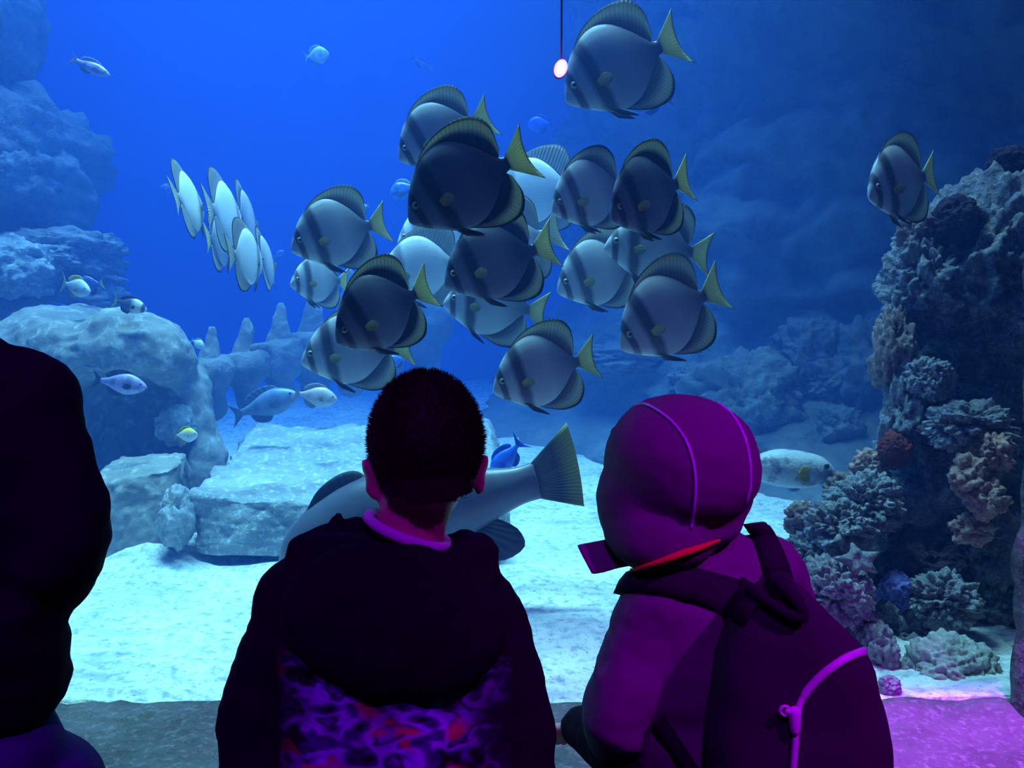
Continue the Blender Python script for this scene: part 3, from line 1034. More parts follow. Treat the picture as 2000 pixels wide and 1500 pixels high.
colour_fish('violet', (0.42, 0.32, 0.62), (0.12, 0.10, 0.22))
colour_fish('skyblue', (0.45, 0.65, 0.80), (0.25, 0.40, 0.60))
colour_fish('blue', (0.06, 0.20, 0.75), (0.03, 0.08, 0.35))
colour_fish('bluegrey', (0.16, 0.24, 0.36), (0.08, 0.12, 0.22))
colour_fish('grouper', (0.13, 0.135, 0.19), (0.08, 0.085, 0.13))
colour_fish('grey', (0.55, 0.58, 0.60), (0.40, 0.44, 0.46))
colour_fish('dark', (0.06, 0.05, 0.07), (0.03, 0.025, 0.04))
colour_fish('navy', (0.05, 0.06, 0.30), (0.03, 0.03, 0.12))
colour_fish('white', (0.72, 0.76, 0.76), (0.45, 0.5, 0.52))
colour_fish('pinkish', (0.58, 0.48, 0.46), (0.40, 0.34, 0.36))
colour_fish('yellow', (0.85, 0.72, 0.05), (0.7, 0.55, 0.04))
colour_fish('cobalt', (0.02, 0.16, 0.95), (0.02, 0.10, 0.6))
fin_mat('fin_grouper_tail', [(0.0, (0.28, 0.30, 0.35)), (0.5, (0.16, 0.16, 0.20)), (0.72, (0.36, 0.37, 0.20)), (1.0, (0.62, 0.62, 0.26))], 22)
# pale fish with dark spots and stripes
t = NT('skin_spotted')
c = t.coord()
v = t.ramp(t.noise(c, 6.5, 2), [(0.50, (0, 0, 0)), (0.60, (1, 1, 1))])
col = t.mix(v, (0.42, 0.46, 0.52), (0.14, 0.15, 0.20))
col = t.mix(t.math('MULTIPLY', t.noise(c, 40, 2), 0.35), col, (0.35, 0.4, 0.46))
t.bsdf(col, 0.5, 0.35, t.bump(t.voro(c, 30), 0.2, 0.01))
# dark-backed fish with a pale shoulder
t = NT('skin_shoulder')
c = t.coord()
x, y, z = t.xyz(c)
col = t.ramp(x, [(0.45, (0.05, 0.045, 0.06)), (0.62, (0.62, 0.55, 0.50)), (0.80, (0.70, 0.62, 0.42)), (0.86, (0.05, 0.05, 0.08)), (0.93, (0.05, 0.05, 0.08)), (0.96, (0.55, 0.6, 0.65))])
t.bsdf(col, 0.45, 0.4)
# striped little fish: yellow back, pale flank
t = NT('skin_yellow_back')
c = t.coord()
x, y, z = t.xyz(c)
col = t.ramp(t.math('MULTIPLY_ADD', z, 1.6, 0.5), [(0.45, (0.68, 0.70, 0.78)), (0.55, (0.70, 0.66, 0.25)), (0.62, (0.62, 0.64, 0.66)), (0.72, (0.65, 0.64, 0.55)), (0.80, (0.85, 0.78, 0.12))])
t.bsdf(col, 0.45, 0.4)

# big grouper behind the boy
h = 0.20
gp = [(1.0, -0.01, -0.03, 0.02), (0.95, 0.07, -0.08, 0.06), (0.82, 0.15, -0.15, 0.10), (0.62, 0.195, -0.19, 0.12), (0.42, 0.175, -0.165, 0.11), (0.22, 0.115, -0.11, 0.07), (0.08, 0.075, -0.075, 0.04), (0.0, 0.072, -0.072, 0.025)]
simple_fish('grouper', 'huge grey grouper with a yellow-speckled tail passing behind the boy', 800, 1010, 2.75, 520, gp, 'skin_grouper', [
    ('dorsal_fin', [(0.62, 0, 0.17), (0.45, 0, 0.16), (0.32, 0, 0.13), (0.24, 0, 0.10)], [(0.61, 0, 0.18), (0.54, 0, 0.235), (0.40, 0, 0.245), (0.27, 0, 0.265), (0.19, 0, 0.22), (0.215, 0, 0.11)], 'fin_grouper'),
    ('spiny_dorsal_fin', [(0.86, 0, 0.12), (0.76, 0, 0.15), (0.68, 0, 0.17), (0.62, 0, 0.18)], [(0.86, 0, 0.125), (0.80, 0, 0.19), (0.72, 0, 0.225), (0.65, 0, 0.225), (0.61, 0, 0.19)], 'fin_grouper'),
    ('anal_fin', [(0.38, 0, -0.14), (0.31, 0, -0.125), (0.25, 0, -0.11), (0.20, 0, -0.095)], [(0.37, 0, -0.15), (0.30, 0, -0.22), (0.20, 0, -0.262), (0.11, 0, -0.235), (0.12, 0, -0.16), (0.185, 0, -0.10)], 'fin_grouper'),
    ('tail_fin', [(0.01, 0, 0.068), (0.0, 0, 0.02), (0.0, 0, -0.02), (0.01, 0, -0.068)], [(-0.165, 0, 0.185), (-0.17, 0, 0.07), (-0.165, 0, -0.05), (-0.15, 0, -0.15)], 'fin_grouper_tail'),
    ('pectoral_fin', [(0.72, 0.11, -0.02), (0.71, 0.11, -0.06), (0.70, 0.11, -0.10)], [(0.60, 0.18, 0.0), (0.55, 0.19, -0.08), (0.60, 0.17, -0.15)], 'fin_grouper'),
], face=186, nose=15, eye=(0.88, 0.085, 0.05, 0.018))

# spotted pale fish beside the hood
sp = [(1.0, 0.02, -0.05, 0.02), (0.96, 0.07, -0.09, 0.07), (0.85, 0.15, -0.15, 0.13), (0.65, 0.19, -0.19, 0.16), (0.42, 0.19, -0.18, 0.15), (0.2, 0.11, -0.12, 0.08), (0.06, 0.055, -0.06, 0.04), (0.0, 0.05, -0.05, 0.02)]
simple_fish('pufferfish', 'plump pale spotted fish beside the purple hood', 1530, 915, 3.1, 195, sp, 'skin_spotted', [
    ('dorsal_fin', [(0.30, 0, 0.14), (0.24, 0, 0.12), (0.18, 0, 0.10)], [(0.22, 0, 0.23), (0.14, 0, 0.22), (0.10, 0, 0.14)], 'fin_grey'),
    ('anal_fin', [(0.30, 0, -0.14), (0.24, 0, -0.13), (0.18, 0, -0.10)], [(0.24, 0, -0.24), (0.15, 0, -0.24), (0.10, 0, -0.15)], 'fin_grey'),
    ('tail_fin', [(0.01, 0, 0.045), (0.0, 0, 0), (0.01, 0, -0.045)], [(-0.2, 0, 0.12), (-0.21, 0, 0), (-0.2, 0, -0.12)], 'fin_grey'),
    ('pectoral_fin', [(0.74, 0.135, 0.03), (0.735, 0.14, -0.01), (0.73, 0.135, -0.05)], [(0.72, 0.16, 0.05), (0.66, 0.19, 0.07), (0.61, 0.21, 0.03), (0.60, 0.22, -0.02), (0.62, 0.21, -0.07), (0.67, 0.19, -0.09), (0.72, 0.16, -0.07)], 'fin_yellow'),
], face=-8, nose=3, eye=(0.88, 0.12, 0.07, 0.028))

SF = [
    # name, label, px, py, d, L, h, w, skin, fin, tail mat, face, nose, tail
    ('reef_fish', 'violet fish with a forked tail swimming alone in open water', 182, 133, 3.8, 72, 0.16, 0.09, 'violet', 'fin_violet', 'fin_violet', 0, 24, 0.20),
    ('reef_fish', 'light blue deep-bodied fish alone in the upper water', 622, 108, 4.6, 42, 0.40, 0.12, 'skyblue', 'fin_skyblue', 'fin_skyblue', 10, -12, 0.34),
    ('reef_fish', 'faint slim fish in the upper open water', 828, 128, 6.6, 46, 0.14, 0.09, 'blue', 'fin_blue', 'fin_blue', 0, 35, 0.15),
    ('reef_fish', 'faint blue rounded fish under the magenta reflection', 1052, 243, 5.4, 44, 0.36, 0.12, 'cobalt', 'fin_cobalt', 'fin_cobalt', 180, 5, 0.25),
    ('reef_fish', 'blue fish below the belly of the highest batfish', 1255, 200, 3.6, 90, 0.24, 0.10, 'blue', 'fin_blue', 'fin_blue', 180, 10, 0.2),
    ('reef_fish', 'blue fish peeking out behind the darkest batfish', 785, 372, 4.0, 50, 0.36, 0.12, 'blue', 'fin_skyblue', 'fin_blue', 180, 20, 0.25),
    ('reef_fish', 'tiny blue fish hovering by the slim edge-on batfish', 325, 368, 5.2, 26, 0.32, 0.14, 'blue', 'fin_skyblue', 'fin_blue', 200, 0, 0.25),
    ('reef_fish', 'grey fish with a yellow tail in front of the ledges', 152, 562, 3.9, 72, 0.25, 0.12, 'grey', 'fin_yellow', 'fin_yellow', -25, 14, 0.30),
    ('surgeonfish', 'navy blue fish with a bright yellow tail beside the ledges', 172, 556, 4.3, 46, 0.40, 0.12, 'navy', 'fin_navy', 'fin_yellow', 180, 6, 0.26),
    ('reef_fish', 'flat blue fish gliding behind the huge boulder', 106, 612, 4.66, 80, 0.18, 0.09, 'cobalt', 'fin_cobalt', 'fin_blue', 180, -6, 0.15),
    ('triggerfish', 'dark purple-backed fish in front of the hollow of the boulder', 242, 750, 3.55, 88, 0.24, 0.10, 'violet', 'fin_dark', 'fin_dark', 5, 10, 0.22),
    ('reef_fish', 'little pale fish above the stone vertebrae', 388, 672, 4.3, 26, 0.36, 0.16, 'white', 'fin_white', 'fin_white', -10, 30, 0.24),
    ('reef_fish', 'pinkish snub-nosed fish above the bright slab', 622, 775, 3.9, 74, 0.27, 0.12, 'pinkish', 'fin_pinkish', 'fin_pinkish', 5, 10, 0.2),
    ('reef_fish', 'large dim blue-grey fish over the slab beside the pinkish one', 528, 788, 4.2, 120, 0.22, 0.11, 'bluegrey', 'fin_bluegrey', 'fin_bluegrey', 0, -18, 0.2),
    ('reef_fish', 'bright blue fish with a raised tail behind the grouper', 985, 900, 3.3, 80, 0.26, 0.10, 'cobalt', 'fin_cobalt', 'fin_cobalt', 180, 50, 0.32),
    ('reef_fish', 'tiny pale fish beside the fan-tailed batfish', 708, 405, 4.6, 20, 0.34, 0.14, 'skyblue', 'fin_skyblue', 'fin_skyblue', 180, 20, 0.3),
    ('reef_fish', 'tiny faint fish near the narrow batfish cluster', 545, 496, 5.2, 24, 0.26, 0.12, 'blue', 'fin_blue', 'fin_blue', 0, -30, 0.2),
    ('reef_fish', 'little pale fish facing out from the fan-tailed batfish group', 586, 555, 3.6, 24, 0.22, 0.12, 'white', 'fin_white', 'fin_white', 200, 0, 0.22),
    ('reef_fish', 'small blue fish near the boy and the blue-grey batfish', 770, 705, 3.9, 44, 0.28, 0.12, 'blue', 'fin_blue', 'fin_cobalt', 200, 12, 0.24),
]
for nm, lab, px, py, d, L, h, wd, sk, fm, tm, face, nose, tl in SF:
    simple_fish(nm, lab, px, py, d, L, std_prof(h, wd), 'skin_' + sk, std_fins(h, fm, tm, tl, hi=0.08), face, nose, eye=(0.88, wd * 0.66, 0.25 * h, 0.022))
simple_fish('rabbitfish', 'small fish with a yellow back and tail by the boulder', 366, 850, 3.5, 40, std_prof(0.36, 0.14), 'skin_yellow_back', std_fins(0.36, 'fin_yellow', 'fin_yellow', 0.38, 0.1, 0.2, 0.08), 5, 0, eye=(0.88, 0.09, 0.08, 0.03))
simple_fish('reef_fish', 'dark fish with a pale orange shoulder resting on the boulder', 258, 597, 3.75, 58, std_prof(0.26, 0.12), 'skin_shoulder', std_fins(0.26, 'fin_dark', 'fin_yellow', 0.26, 0.06, 0.14, 0.07), 5, 16, eye=(0.88, 0.08, 0.05, 0.025))

# ------------------------------------------------------------------ added glowing disc for a lamp reflection in the pane; cable made up
t = NT('reflection_magenta')
e = t.n('ShaderNodeEmission')
e.inputs[0].default_value = (1.0, 0.06, 0.75, 1)
e.inputs[1].default_value = 14.0
t.t.links.new(e.outputs[0], t.out.inputs['Surface'])
t = NT('reflection_core')
e = t.n('ShaderNodeEmission')
e.inputs[0].default_value = (1.0, 0.55, 0.85, 1)
e.inputs[1].default_value = 12.0
t.t.links.new(e.outputs[0], t.out.inputs['Surface'])
plain('lamp_housing', (0.05, 0.02, 0.08), 0.5, 0.4)
lp = W(1095, 134, 2.25)
root = empty('lamp_reflection', lp)
tag(root, 'small added magenta glow standing in for a lamp reflection in the pane', 'lamp')
qa = Euler((R(90), R(-25), 0))
m = MB(); m.ell((0, 0.012, 0), (0.019, 0.016, 0.027), Euler((0, R(20), 0)))
obj('housing', m.mesh('housing'), MATS['lamp_housing'], root)  # made-up body behind the mirrored glow
m = MB(); m.ell((0, -0.002, 0), (0.0185, 0.008, 0.0265), Euler((0, R(20), 0)))
obj('lens', m.mesh('lens'), MATS['reflection_magenta'], root)  # added glowing disc for the lamp reflection, no real lens
m = MB(); m.ell((0, -0.008, 0), (0.012, 0.004, 0.018), Euler((0, R(20), 0)))
obj('glow_core', m.mesh('glow_core'), MATS['reflection_core'], root)
m = MB(); m.tube([(0.003, 0.014, 0.022), (0.003, 0.014, 2.0), (0.003, 0.014, 6.4 - lp.z)], 0.003, 8)  # invented support for the added glow
obj('added_cable', m.mesh('added_cable'), MATS['lamp_housing'], root)

# ------------------------------------------------------------------ viewing room lamps (behind the visitors, on the ceiling)
plain('stage_lens', (0.35, 0.02, 0.45), 0.15, 0.6)


def stage_lamp(label, loc, target, energy, color, cone, blend=0.6):
    loc, target = Vector(loc), Vector(target)
    q = (target - loc).to_track_quat('-Z', 'Y')
    root = empty('stage_lamp', loc)
    tag(root, label, 'lamp')
    m = MB()
    dirv = (target - loc).normalized()
    m.tube([loc - dirv * 0.16, loc - dirv * 0.14, loc - dirv * 0.02, loc], [0.03, 0.06, 0.06, 0.07], 18)
    obj('housing', m.mesh('housing', True, loc), MATS['lamp_housing'], root)
    m = MB()
    m.tube([loc, loc + dirv * 0.004], 0.055, 18)
    obj('lens', m.mesh('lens', True, loc), MATS['stage_lens'], root)
    m = MB()
    m.tube([loc - dirv * 0.08, Vector((loc.x, loc.y - 0.05, 3.6))], 0.012, 8)
    obj('bracket', m.mesh('bracket', True, loc), MATS['lamp_housing'], root)
    l = bpy.data.lights.new('stage_lamp_light_offscreen', 'SPOT')
    l.energy = energy
    l.color = color
    l.spot_size = R(cone)
    l.spot_blend = blend
    l.shadow_soft_size = 0.05
    lo = bpy.data.objects.new('stage_lamp_light_offscreen', l)
    lo.location = dirv * 0.03
    lo.rotation_euler = q.to_euler()
    link(lo, root)
    return root


stage_lamp('magenta stage lamp on the ceiling aimed at the hooded child', (1.5, -0.5, 3.35), (0.72, 1.12, 0.80), 250, (0.52, 0.0, 1.0), 38, 0.8)
stage_lamp('violet stage lamp on the ceiling aimed at the cropped-hair boy', (-0.1, -0.9, 3.35), (-0.22, 1.05, 0.80), 130, (0.36, 0.0, 1.0), 34, 0.9)
stage_lamp('magenta stage lamp on the ceiling aimed at the stone sill', (1.15, 1.555, 3.3), (1.20, 1.62, 0.43), 1700, (0.52, 0.0, 1.0), 42, 0.8)
stage_lamp('violet stage lamp on the ceiling aimed at the person in black', (-1.3, -0.8, 3.35), (-0.72, 0.95, 0.75), 90, (0.34, 0.0, 1.0), 26, 0.9)

# ------------------------------------------------------------------ people
from mathutils.bvhtree import BVHTree


def fabric(name, color, rough=0.9, sheen=0.0, bump=0.25, var=0.15, scale=9):
    t = NT(name)
    c = t.coord()
    n = t.noise(c, scale, 4)
    wv = t.noise(c, 260, 2)
    dark = tuple(v * (1 - var) for v in color)
    t.bsdf(t.ramp(n, [(0.3, dark), (0.7, color)]), rough, 0.15, t.bump(wv, bump, 0.002), sheen=sheen)
    return t.m


def skin(name, color):
    t = NT(name)
    c = t.coord()
    n = t.noise(c, 40, 3)
    t.bsdf(t.ramp(n, [(0.3, tuple(v * 0.9 for v in color)), (0.7, color)]), 0.55, 0.35)
    return t.m


skin('skin_light', (0.72, 0.42, 0.30))
fabric('cloth_black', (0.012, 0.011, 0.016))
fabric('cloth_jacket', (0.20, 0.18, 0.19), bump=0.2)
fabric('cloth_dark', (0.02, 0.018, 0.025))
fabric('cloth_bag', (0.055, 0.045, 0.06), bump=0.35)
fabric('cloth_bag_strap', (0.028, 0.022, 0.032), bump=0.35)
fabric('cloth_white', (0.80, 0.80, 0.86))
fabric('cloth_trousers', (0.07, 0.05, 0.18))
fabric('cloth_jeans', (0.05, 0.06, 0.10))
fabric('cloth_red', (0.95, 0.10, 0.05))
plain('piping_bright', (0.75, 0.60, 0.95), 0.4, 0.5)
plain('zip_bright', (0.92, 0.80, 0.95), 0.4, 0.5)
plain('shoe_dark', (0.03, 0.03, 0.035), 0.6, 0.3)
plain('hair_dark', (0.022, 0.013, 0.012), 0.75, 0.25, var=0.3)
plain('eye_white', (0.8, 0.8, 0.8), 0.3, 0.5)
plain('lip', (0.55, 0.22, 0.18), 0.5, 0.3)

# hoodie with a colourful print low on the back
t = NT('cloth_hoodie_print')
c = t.coord()
x, y, z = t.xyz(c)
dis = t.n('ShaderNodeTexNoise')
t.set(dis.inputs['Vector'], c)
dis.inputs['Scale'].default_value = 9
dis.inputs['Detail'].default_value = 3
mp = t.n('ShaderNodeVectorMath', operation='MULTIPLY_ADD')
t.set(mp.inputs[0], dis.outputs['Color'])
mp.inputs[1].default_value = (0.02, 0.02, 0.02)
t.set(mp.inputs[2], c)
st = t.n('ShaderNodeMapping')
t.set(st.inputs['Vector'], mp.outputs[0])
st.inputs['Scale'].default_value = (0.8, 0.8, 1.5)
st.inputs['Rotation'].default_value = (0, R(18), 0)
na = t.noise(st.outputs[0], 22, 2, 0.5, 0.25)
nb = t.noise(st.outputs[0], 19, 2, 0.5, 0.2)
pal = t.ramp(na, [(0.36, (0.012, 0.011, 0.02)), (0.44, (0.10, 0.08, 0.34)), (0.50, (0.45, 0.42, 0.92)), (0.55, (0.30, 0.26, 0.80)), (0.60, (0.03, 0.025, 0.07)), (0.66, (0.20, 0.17, 0.55))])
pal = t.mix(t.ramp(nb, [(0.55, (0, 0, 0)), (0.64, (0.9, 0.9, 0.9))]), pal, (0.70, 0.20, 0.10))
big = t.ramp(t.noise(c, 8, 3), [(0.34, (0.05, 0.05, 0.05)), (0.54, (1, 1, 1))])
pal = t.mix(big, (0.012, 0.011, 0.016), pal)
# where the print sits: low on the back, soft edge
mz = t.ramp(t.math('MULTIPLY_ADD', z, 1.0, 0.0), [(0.975, (1, 1, 1)), (1.0, (0, 0, 0))])
ax = t.math('ABSOLUTE', t.math('ADD', x, -0.02))
mx_ = t.ramp(ax, [(0.095, (1, 1, 1)), (0.160, (0, 0, 0))])
my_ = t.ramp(t.math('MULTIPLY_ADD', y, 2.0, 0.5), [(0.44, (1, 1, 1)), (0.50, (0, 0, 0))])
mask = t.math('MULTIPLY', t.math('MULTIPLY', mz, mx_), my_)
col = t.mix(mask, (0.012, 0.011, 0.016), pal)
t.bsdf(col, 0.9, 0.12, t.bump(t.noise(c, 260, 2), 0.25, 0.002))


def hand(mb, wrist, dirv, down, side, s=1.0):
    """palm and five curled fingers; dirv: out of the wrist, down: palm normal, side: +1 / -1 puts the thumb"""
    dirv, down = dirv.normalized(), down.normalized()
    lat = dirv.cross(down).normalized()
    pc = wrist + dirv * 0.04 * s
    for k in range(4):
        o_ = (k - 1.5) * 0.0175 * s
        b = wrist + lat * o_ * 0.8 + dirv * 0.01 * s
        k0 = wrist + lat * o_ + dirv * 0.075 * s
        mb.cap(b, k0, 0.012 * s, 0.0105 * s, 8)
        ln = (0.034, 0.040, 0.037, 0.029)[k] * s
        p = k0
        d_ = dirv
        for seg in range(3):
            d_ = (d_ + down * 0.42).normalized()
            q = p + d_ * ln * (1.0, 0.7, 0.55)[seg]
            mb.cap(p, q, (0.0088, 0.008, 0.0072)[seg] * s, (0.008, 0.0072, 0.0062)[seg] * s, 8)
            p = q
    p = wrist + lat * (-side * 0.028 * s) + dirv * 0.02 * s
    d_ = (dirv * 0.7 - lat * side * 0.75).normalized()
    for seg in range(2):
        q = p + d_ * 0.032 * s
        mb.cap(p, q, 0.0105 * s, 0.009 * s, 8)
        p = q
        d_ = (d_ + dirv * 0.6 + down * 0.3).normalized()


def add_leg(mb, hip, knee, ankle, r):
    mb.chain([hip, knee, ankle], r)


def shoe(parent, ankle, fdir, s=1.0):
    org = parent.location
    m = MB()
    f = Vector((fdir.x, fdir.y, 0)).normalized()
    base = Vector((ankle.x, ankle.y, 0.045 * s))
    m.chain([base - f * 0.04 * s, base + f * 0.06 * s, base + f * 0.15 * s], [0.042 * s, 0.042 * s, 0.034 * s], 12)
    m.cap(base, base + Vector((0, 0, 0.05 * s)), 0.04 * s, 0.042 * s)
    me = blob(m, 0.008, 4, org)
    for v in me.vertices:
        v.co.z = max(v.co.z, 0.0 - org.z)
    so = obj('shoe', me, MATS['shoe_dark'], parent)
    return so


def head_parts(mb, c, f, s=1.0, ears=True):
    """skull, jaw, nose and ears; f is the way the face looks"""
    f = Vector(f).normalized()
    r = Vector((f.y, -f.x, 0)).normalized()
    up = r.cross(f).normalized()
    rot = Matrix((r, f, up)).transposed().to_quaternion()
    mb.ell(c, (0.074 * s, 0.092 * s, 0.098 * s), rot, 24, 16)
    mb.ell(c + f * 0.022 * s - up * 0.055 * s, (0.056 * s, 0.068 * s, 0.062 * s), rot, 20, 14)
    mb.cap(c + f * 0.085 * s + up * 0.0 * s, c + f * 0.102 * s - up * 0.03 * s, 0.008 * s, 0.014 * s, 10)
    mb.ell(c + f * 0.078 * s - up * 0.065 * s, (0.025 * s, 0.014 * s, 0.012 * s), rot)
    mb.ell(c + f * 0.076 * s + up * 0.02 * s, (0.05 * s, 0.014 * s, 0.012 * s), rot)
    if ears:
        for sg in (1, -1):
            ec = c + r * sg * 0.077 * s - f * 0.006 * s - up * 0.040 * s
            er = rot @ Euler((R(-10), R(18) * sg, R(-28) * sg)).to_quaternion()
            mb.ell(ec, (0.007 * s, 0.016 * s, 0.028 * s), er, 14, 10)
            mb.ell(ec - up * 0.022 * s, (0.007 * s, 0.010 * s, 0.014 * s), er, 12, 8)
    return r, f, up, rot


def face_parts(root, c, f, s, body):
    f = Vector(f).normalized()
    r = Vector((f.y, -f.x, 0)).normalized()
    up = r.cross(f).normalized()
    for sg in (1, -1):
        m = MB()
        m.ell(c + r * sg * 0.032 * s + f * 0.080 * s, (0.012 * s, 0.010 * s, 0.009 * s))
        e = obj('eye', m.mesh('eye', True, root.location), MATS['eye_white'], body)
        m = MB()
        m.ell(c + r * sg * 0.032 * s + f * 0.089 * s, (0.005 * s, 0.003 * s, 0.005 * s))
        obj('eye', m.mesh('eye', True, root.location), MATS['eye_black'], body)
    m = MB()
    m.ell(c + f * 0.090 * s - up * 0.066 * s, (0.022 * s, 0.006 * s, 0.006 * s))
    obj('mouth', m.mesh('mouth', True, root.location), MATS['lip'], body)


def wrinkle(me, a=0.004, s=14, seed=0.0):
    return displace(me, lambda p, n: a * fbm(Vector((p.x, p.y, p.z * 1.6)), s, 3, seed) + a * 0.8 * fbm(p, s * 0.4, 2, seed + 5))


def bvh_of(me, org):
    return BVHTree.FromPolygons([v.co + org for v in me.vertices], [tuple(p.vertices) for p in me.polygons])


def onto(bvhs, px, py, lift=0.003, d=1.2):
    """point of the nearest given surface on the line of sight through a pixel, lifted off it"""
    dirv = (W(px, py, 1.0) - CAM).normalized()
    best = None
    for b in bvhs:
        h = b.ray_cast(CAM, dirv)
        if h[0] is not None and (best is None or h[3] < best[1]):
            best = (h[0] + h[1] * lift if h[1].dot(dirv) < 0 else h[0] - dirv * lift, h[3])
    return best[0] if best else W(px, py, d)


# ---- the boy with cropped hair
D = 1.10
P = lambda px, py, dd=0.0: W(px, py, D + dd)
boy = empty('person', Vector((P(757, 1300).x, 1.09, 0)))
tag(boy, 'boy with cropped dark hair in a black hoodie, seen from behind', 'person')
BO = boy.location
hc = P(832, 868)
bd = MB()
fdir = Vector((-0.20, 1, 0.02))
hr, hf, hu, hrot = head_parts(bd, hc, fdir, 1.02)
bd.chain([P(832, 930, 0.0), P(805, 1010, 0.0), P(790, 1110, 0.0)], [0.054, 0.051, 0.048])
bd.ell(P(757, 1290), (0.12, 0.07, 0.14))
bd.ell(P(757, 1450), (0.12, 0.08, 0.18))
hipL, hipR = Vector((BO.x - 0.075, 1.09, 0.66)), Vector((BO.x + 0.075, 1.09, 0.66))
bd.cap(hipL, hipR, 0.08, 0.08)
for sg, h_ in ((-1, hipL), (1, hipR)):
    bd.chain([h_, h_ + Vector((sg * 0.01, 0.03, -0.30)), h_ + Vector((sg * 0.015, 0.0, -0.59))], [0.068, 0.048, 0.034])
    bd.cap(h_ + Vector((sg * 0.015, 0.0, -0.60)), h_ + Vector((sg * 0.02, 0.12, -0.63)), 0.032, 0.026)
armL = [P(585, 1165), P(505, 1400), P(500, 1545), P(560, 1485, 0.27)]
armR = [P(945, 1205), P(1005, 1400), P(1012, 1545), P(950, 1485, 0.27)]
for ar, sg in ((armL, -1), (armR, 1)):
    bd.chain(ar, [0.04, 0.034, 0.032, 0.026])
    ar4 = ar[3] + Vector((0, 0.05, -0.01))
    bd.cap(ar[3], ar4, 0.024, 0.022)
    hand(bd, ar4, Vector((-0.1 * sg, 1, -0.15)), Vector((0, 0, -1)), sg)
body = obj('body', blob(bd, 0.0055, 5, BO), MATS['skin_light'], boy)
face_parts(boy, hc, fdir, 1.02, body)

# cropped hair: cap plus short stubble standing off it
hm = MB()
hm.ell(hc + hu * 0.004, (0.0805, 0.0985, 0.1015), hrot, 36, 28)
hm.ell(hc - hf * 0.045 - hu * 0.052, (0.060, 0.050, 0.060), hrot, 28, 20)
hm.ell(hc - hf * 0.048 - hu * 0.075, (0.046, 0.030, 0.040), hrot, 28, 20)
hme = blob(hm, 0.005, 5, BO)
# cut away the face and below the hairline
bm = bmesh.new()
bm.from_mesh(hme)
kill = []
for v in bm.verts:
    q = hrot.inverted() @ (v.co + BO - hc)
    if (q.y > 0.045 and q.z < 0.045) or (q.y > 0.012 and q.z < -0.015) or q.z < -0.068 + 0.15 * abs(q.x):
        kill.append(v)
bmesh.ops.delete(bm, geom=kill, context='VERTS')
rng = random.Random(4)
bm.verts.ensure_lookup_table()
src = [(v.co.copy(), v.normal.copy()) for v in bm.verts]
for k in range(9000):
    p, n = rng.choice(src)
    q = hrot.inverted() @ (p + BO - hc)
    ln = rng.uniform(0.004, 0.010) * (1.0 if q.z > -0.02 else 0.45)
    a = n.orthogonal().normalized()
    b = n.cross(a)
    j = p + a * rng.uniform(-0.003, 0.003) + b * rng.uniform(-0.003, 0.003)
    tip = j + (n + a * rng.uniform(-0.5, 0.5) + b * rng.uniform(-0.5, 0.5) + Vector((0, 0, 0.3))).normalized() * ln
    w_ = 0.0007
    vs_ = [bm.verts.new(j + a * w_), bm.verts.new(j - a * w_ * 0.5 + b * w_ * 0.87), bm.verts.new(j - a * w_ * 0.5 - b * w_ * 0.87), bm.verts.new(tip)]
    for q3 in ((0, 1, 3), (1, 2, 3), (2, 0, 3)):
        bm.faces.new([vs_[i] for i in q3])
bm.to_mesh(hme)
bm.free()
hme.update()
obj('hair', hme, MATS['hair_dark'], boy)

# hoodie
m = MB()
m.cap(P(640, 1140), P(890, 1155), 0.070, 0.070)
m.cap(P(600, 1165), P(930, 1195), 0.066, 0.066)
m.cap(P(690, 1110), P(870, 1125), 0.050, 0.05)
m.ell(P(757, 1290), (0.175, 0.112, 0.19))
m.ell(P(757, 1450), (0.172, 0.118, 0.20))
m.ell(Vector((BO.x, 1.10, 0.72)), (0.165, 0.115, 0.14))
for ar in (armL, armR):
    m.chain(ar, [0.060, 0.057, 0.055, 0.042])
    m.cap(ar[3], ar[3] + Vector((0, 0.02, 0)), 0.036, 0.036)
hoodie = obj('hoodie', wrinkle(blob(m, 0.007, 6, BO), 0.005, 13, 2.0), MATS['cloth_hoodie_print'], boy)
# hood lying on the back and rolled round the neck
m = MB()
m.ell(P(770, 1208, -0.095), (0.150, 0.050, 0.100), Euler((R(-8), R(8), 0)), 30, 20)
m.ell(P(735, 1250, -0.11), (0.085, 0.035, 0.075), Euler((R(-8), R(14), 0)), 24, 16)
m.chain([P(640, 1080, -0.02), P(690, 1076, -0.045), P(780, 1112, -0.075), P(860, 1122, -0.05), P(925, 1092, 0.0)], [0.030, 0.028, 0.028, 0.028, 0.034])
m.chain([P(600, 1080, 0.0), P(640, 1060, 0.01), P(696, 1040, 0.02), P(715, 1050, 0.07)], [0.030, 0.028, 0.026, 0.026])
m.chain([P(925, 1082, 0.0), P(906, 1070, 0.03), P(880, 1085, 0.08)], [0.034, 0.030, 0.028])
m.chain([P(645, 1055, 0.0), P(655, 1030, 0.0), P(660, 1006, 0.0)], [0.022, 0.014, 0.007])
m.chain([P(600, 1080, 0.0), P(600, 1130, -0.02)], [0.030, 0.038])
m.chain([P(930, 1085, -0.01), P(962, 1078, -0.01)], [0.018, 0.010])
m.cap(P(945, 1090, -0.01), P(950, 1135, -0.02), 0.018, 0.022)
hood = obj('hood', wrinkle(blob(m, 0.006, 4, BO), 0.004, 16, 7.0), MATS['cloth_black'], boy)
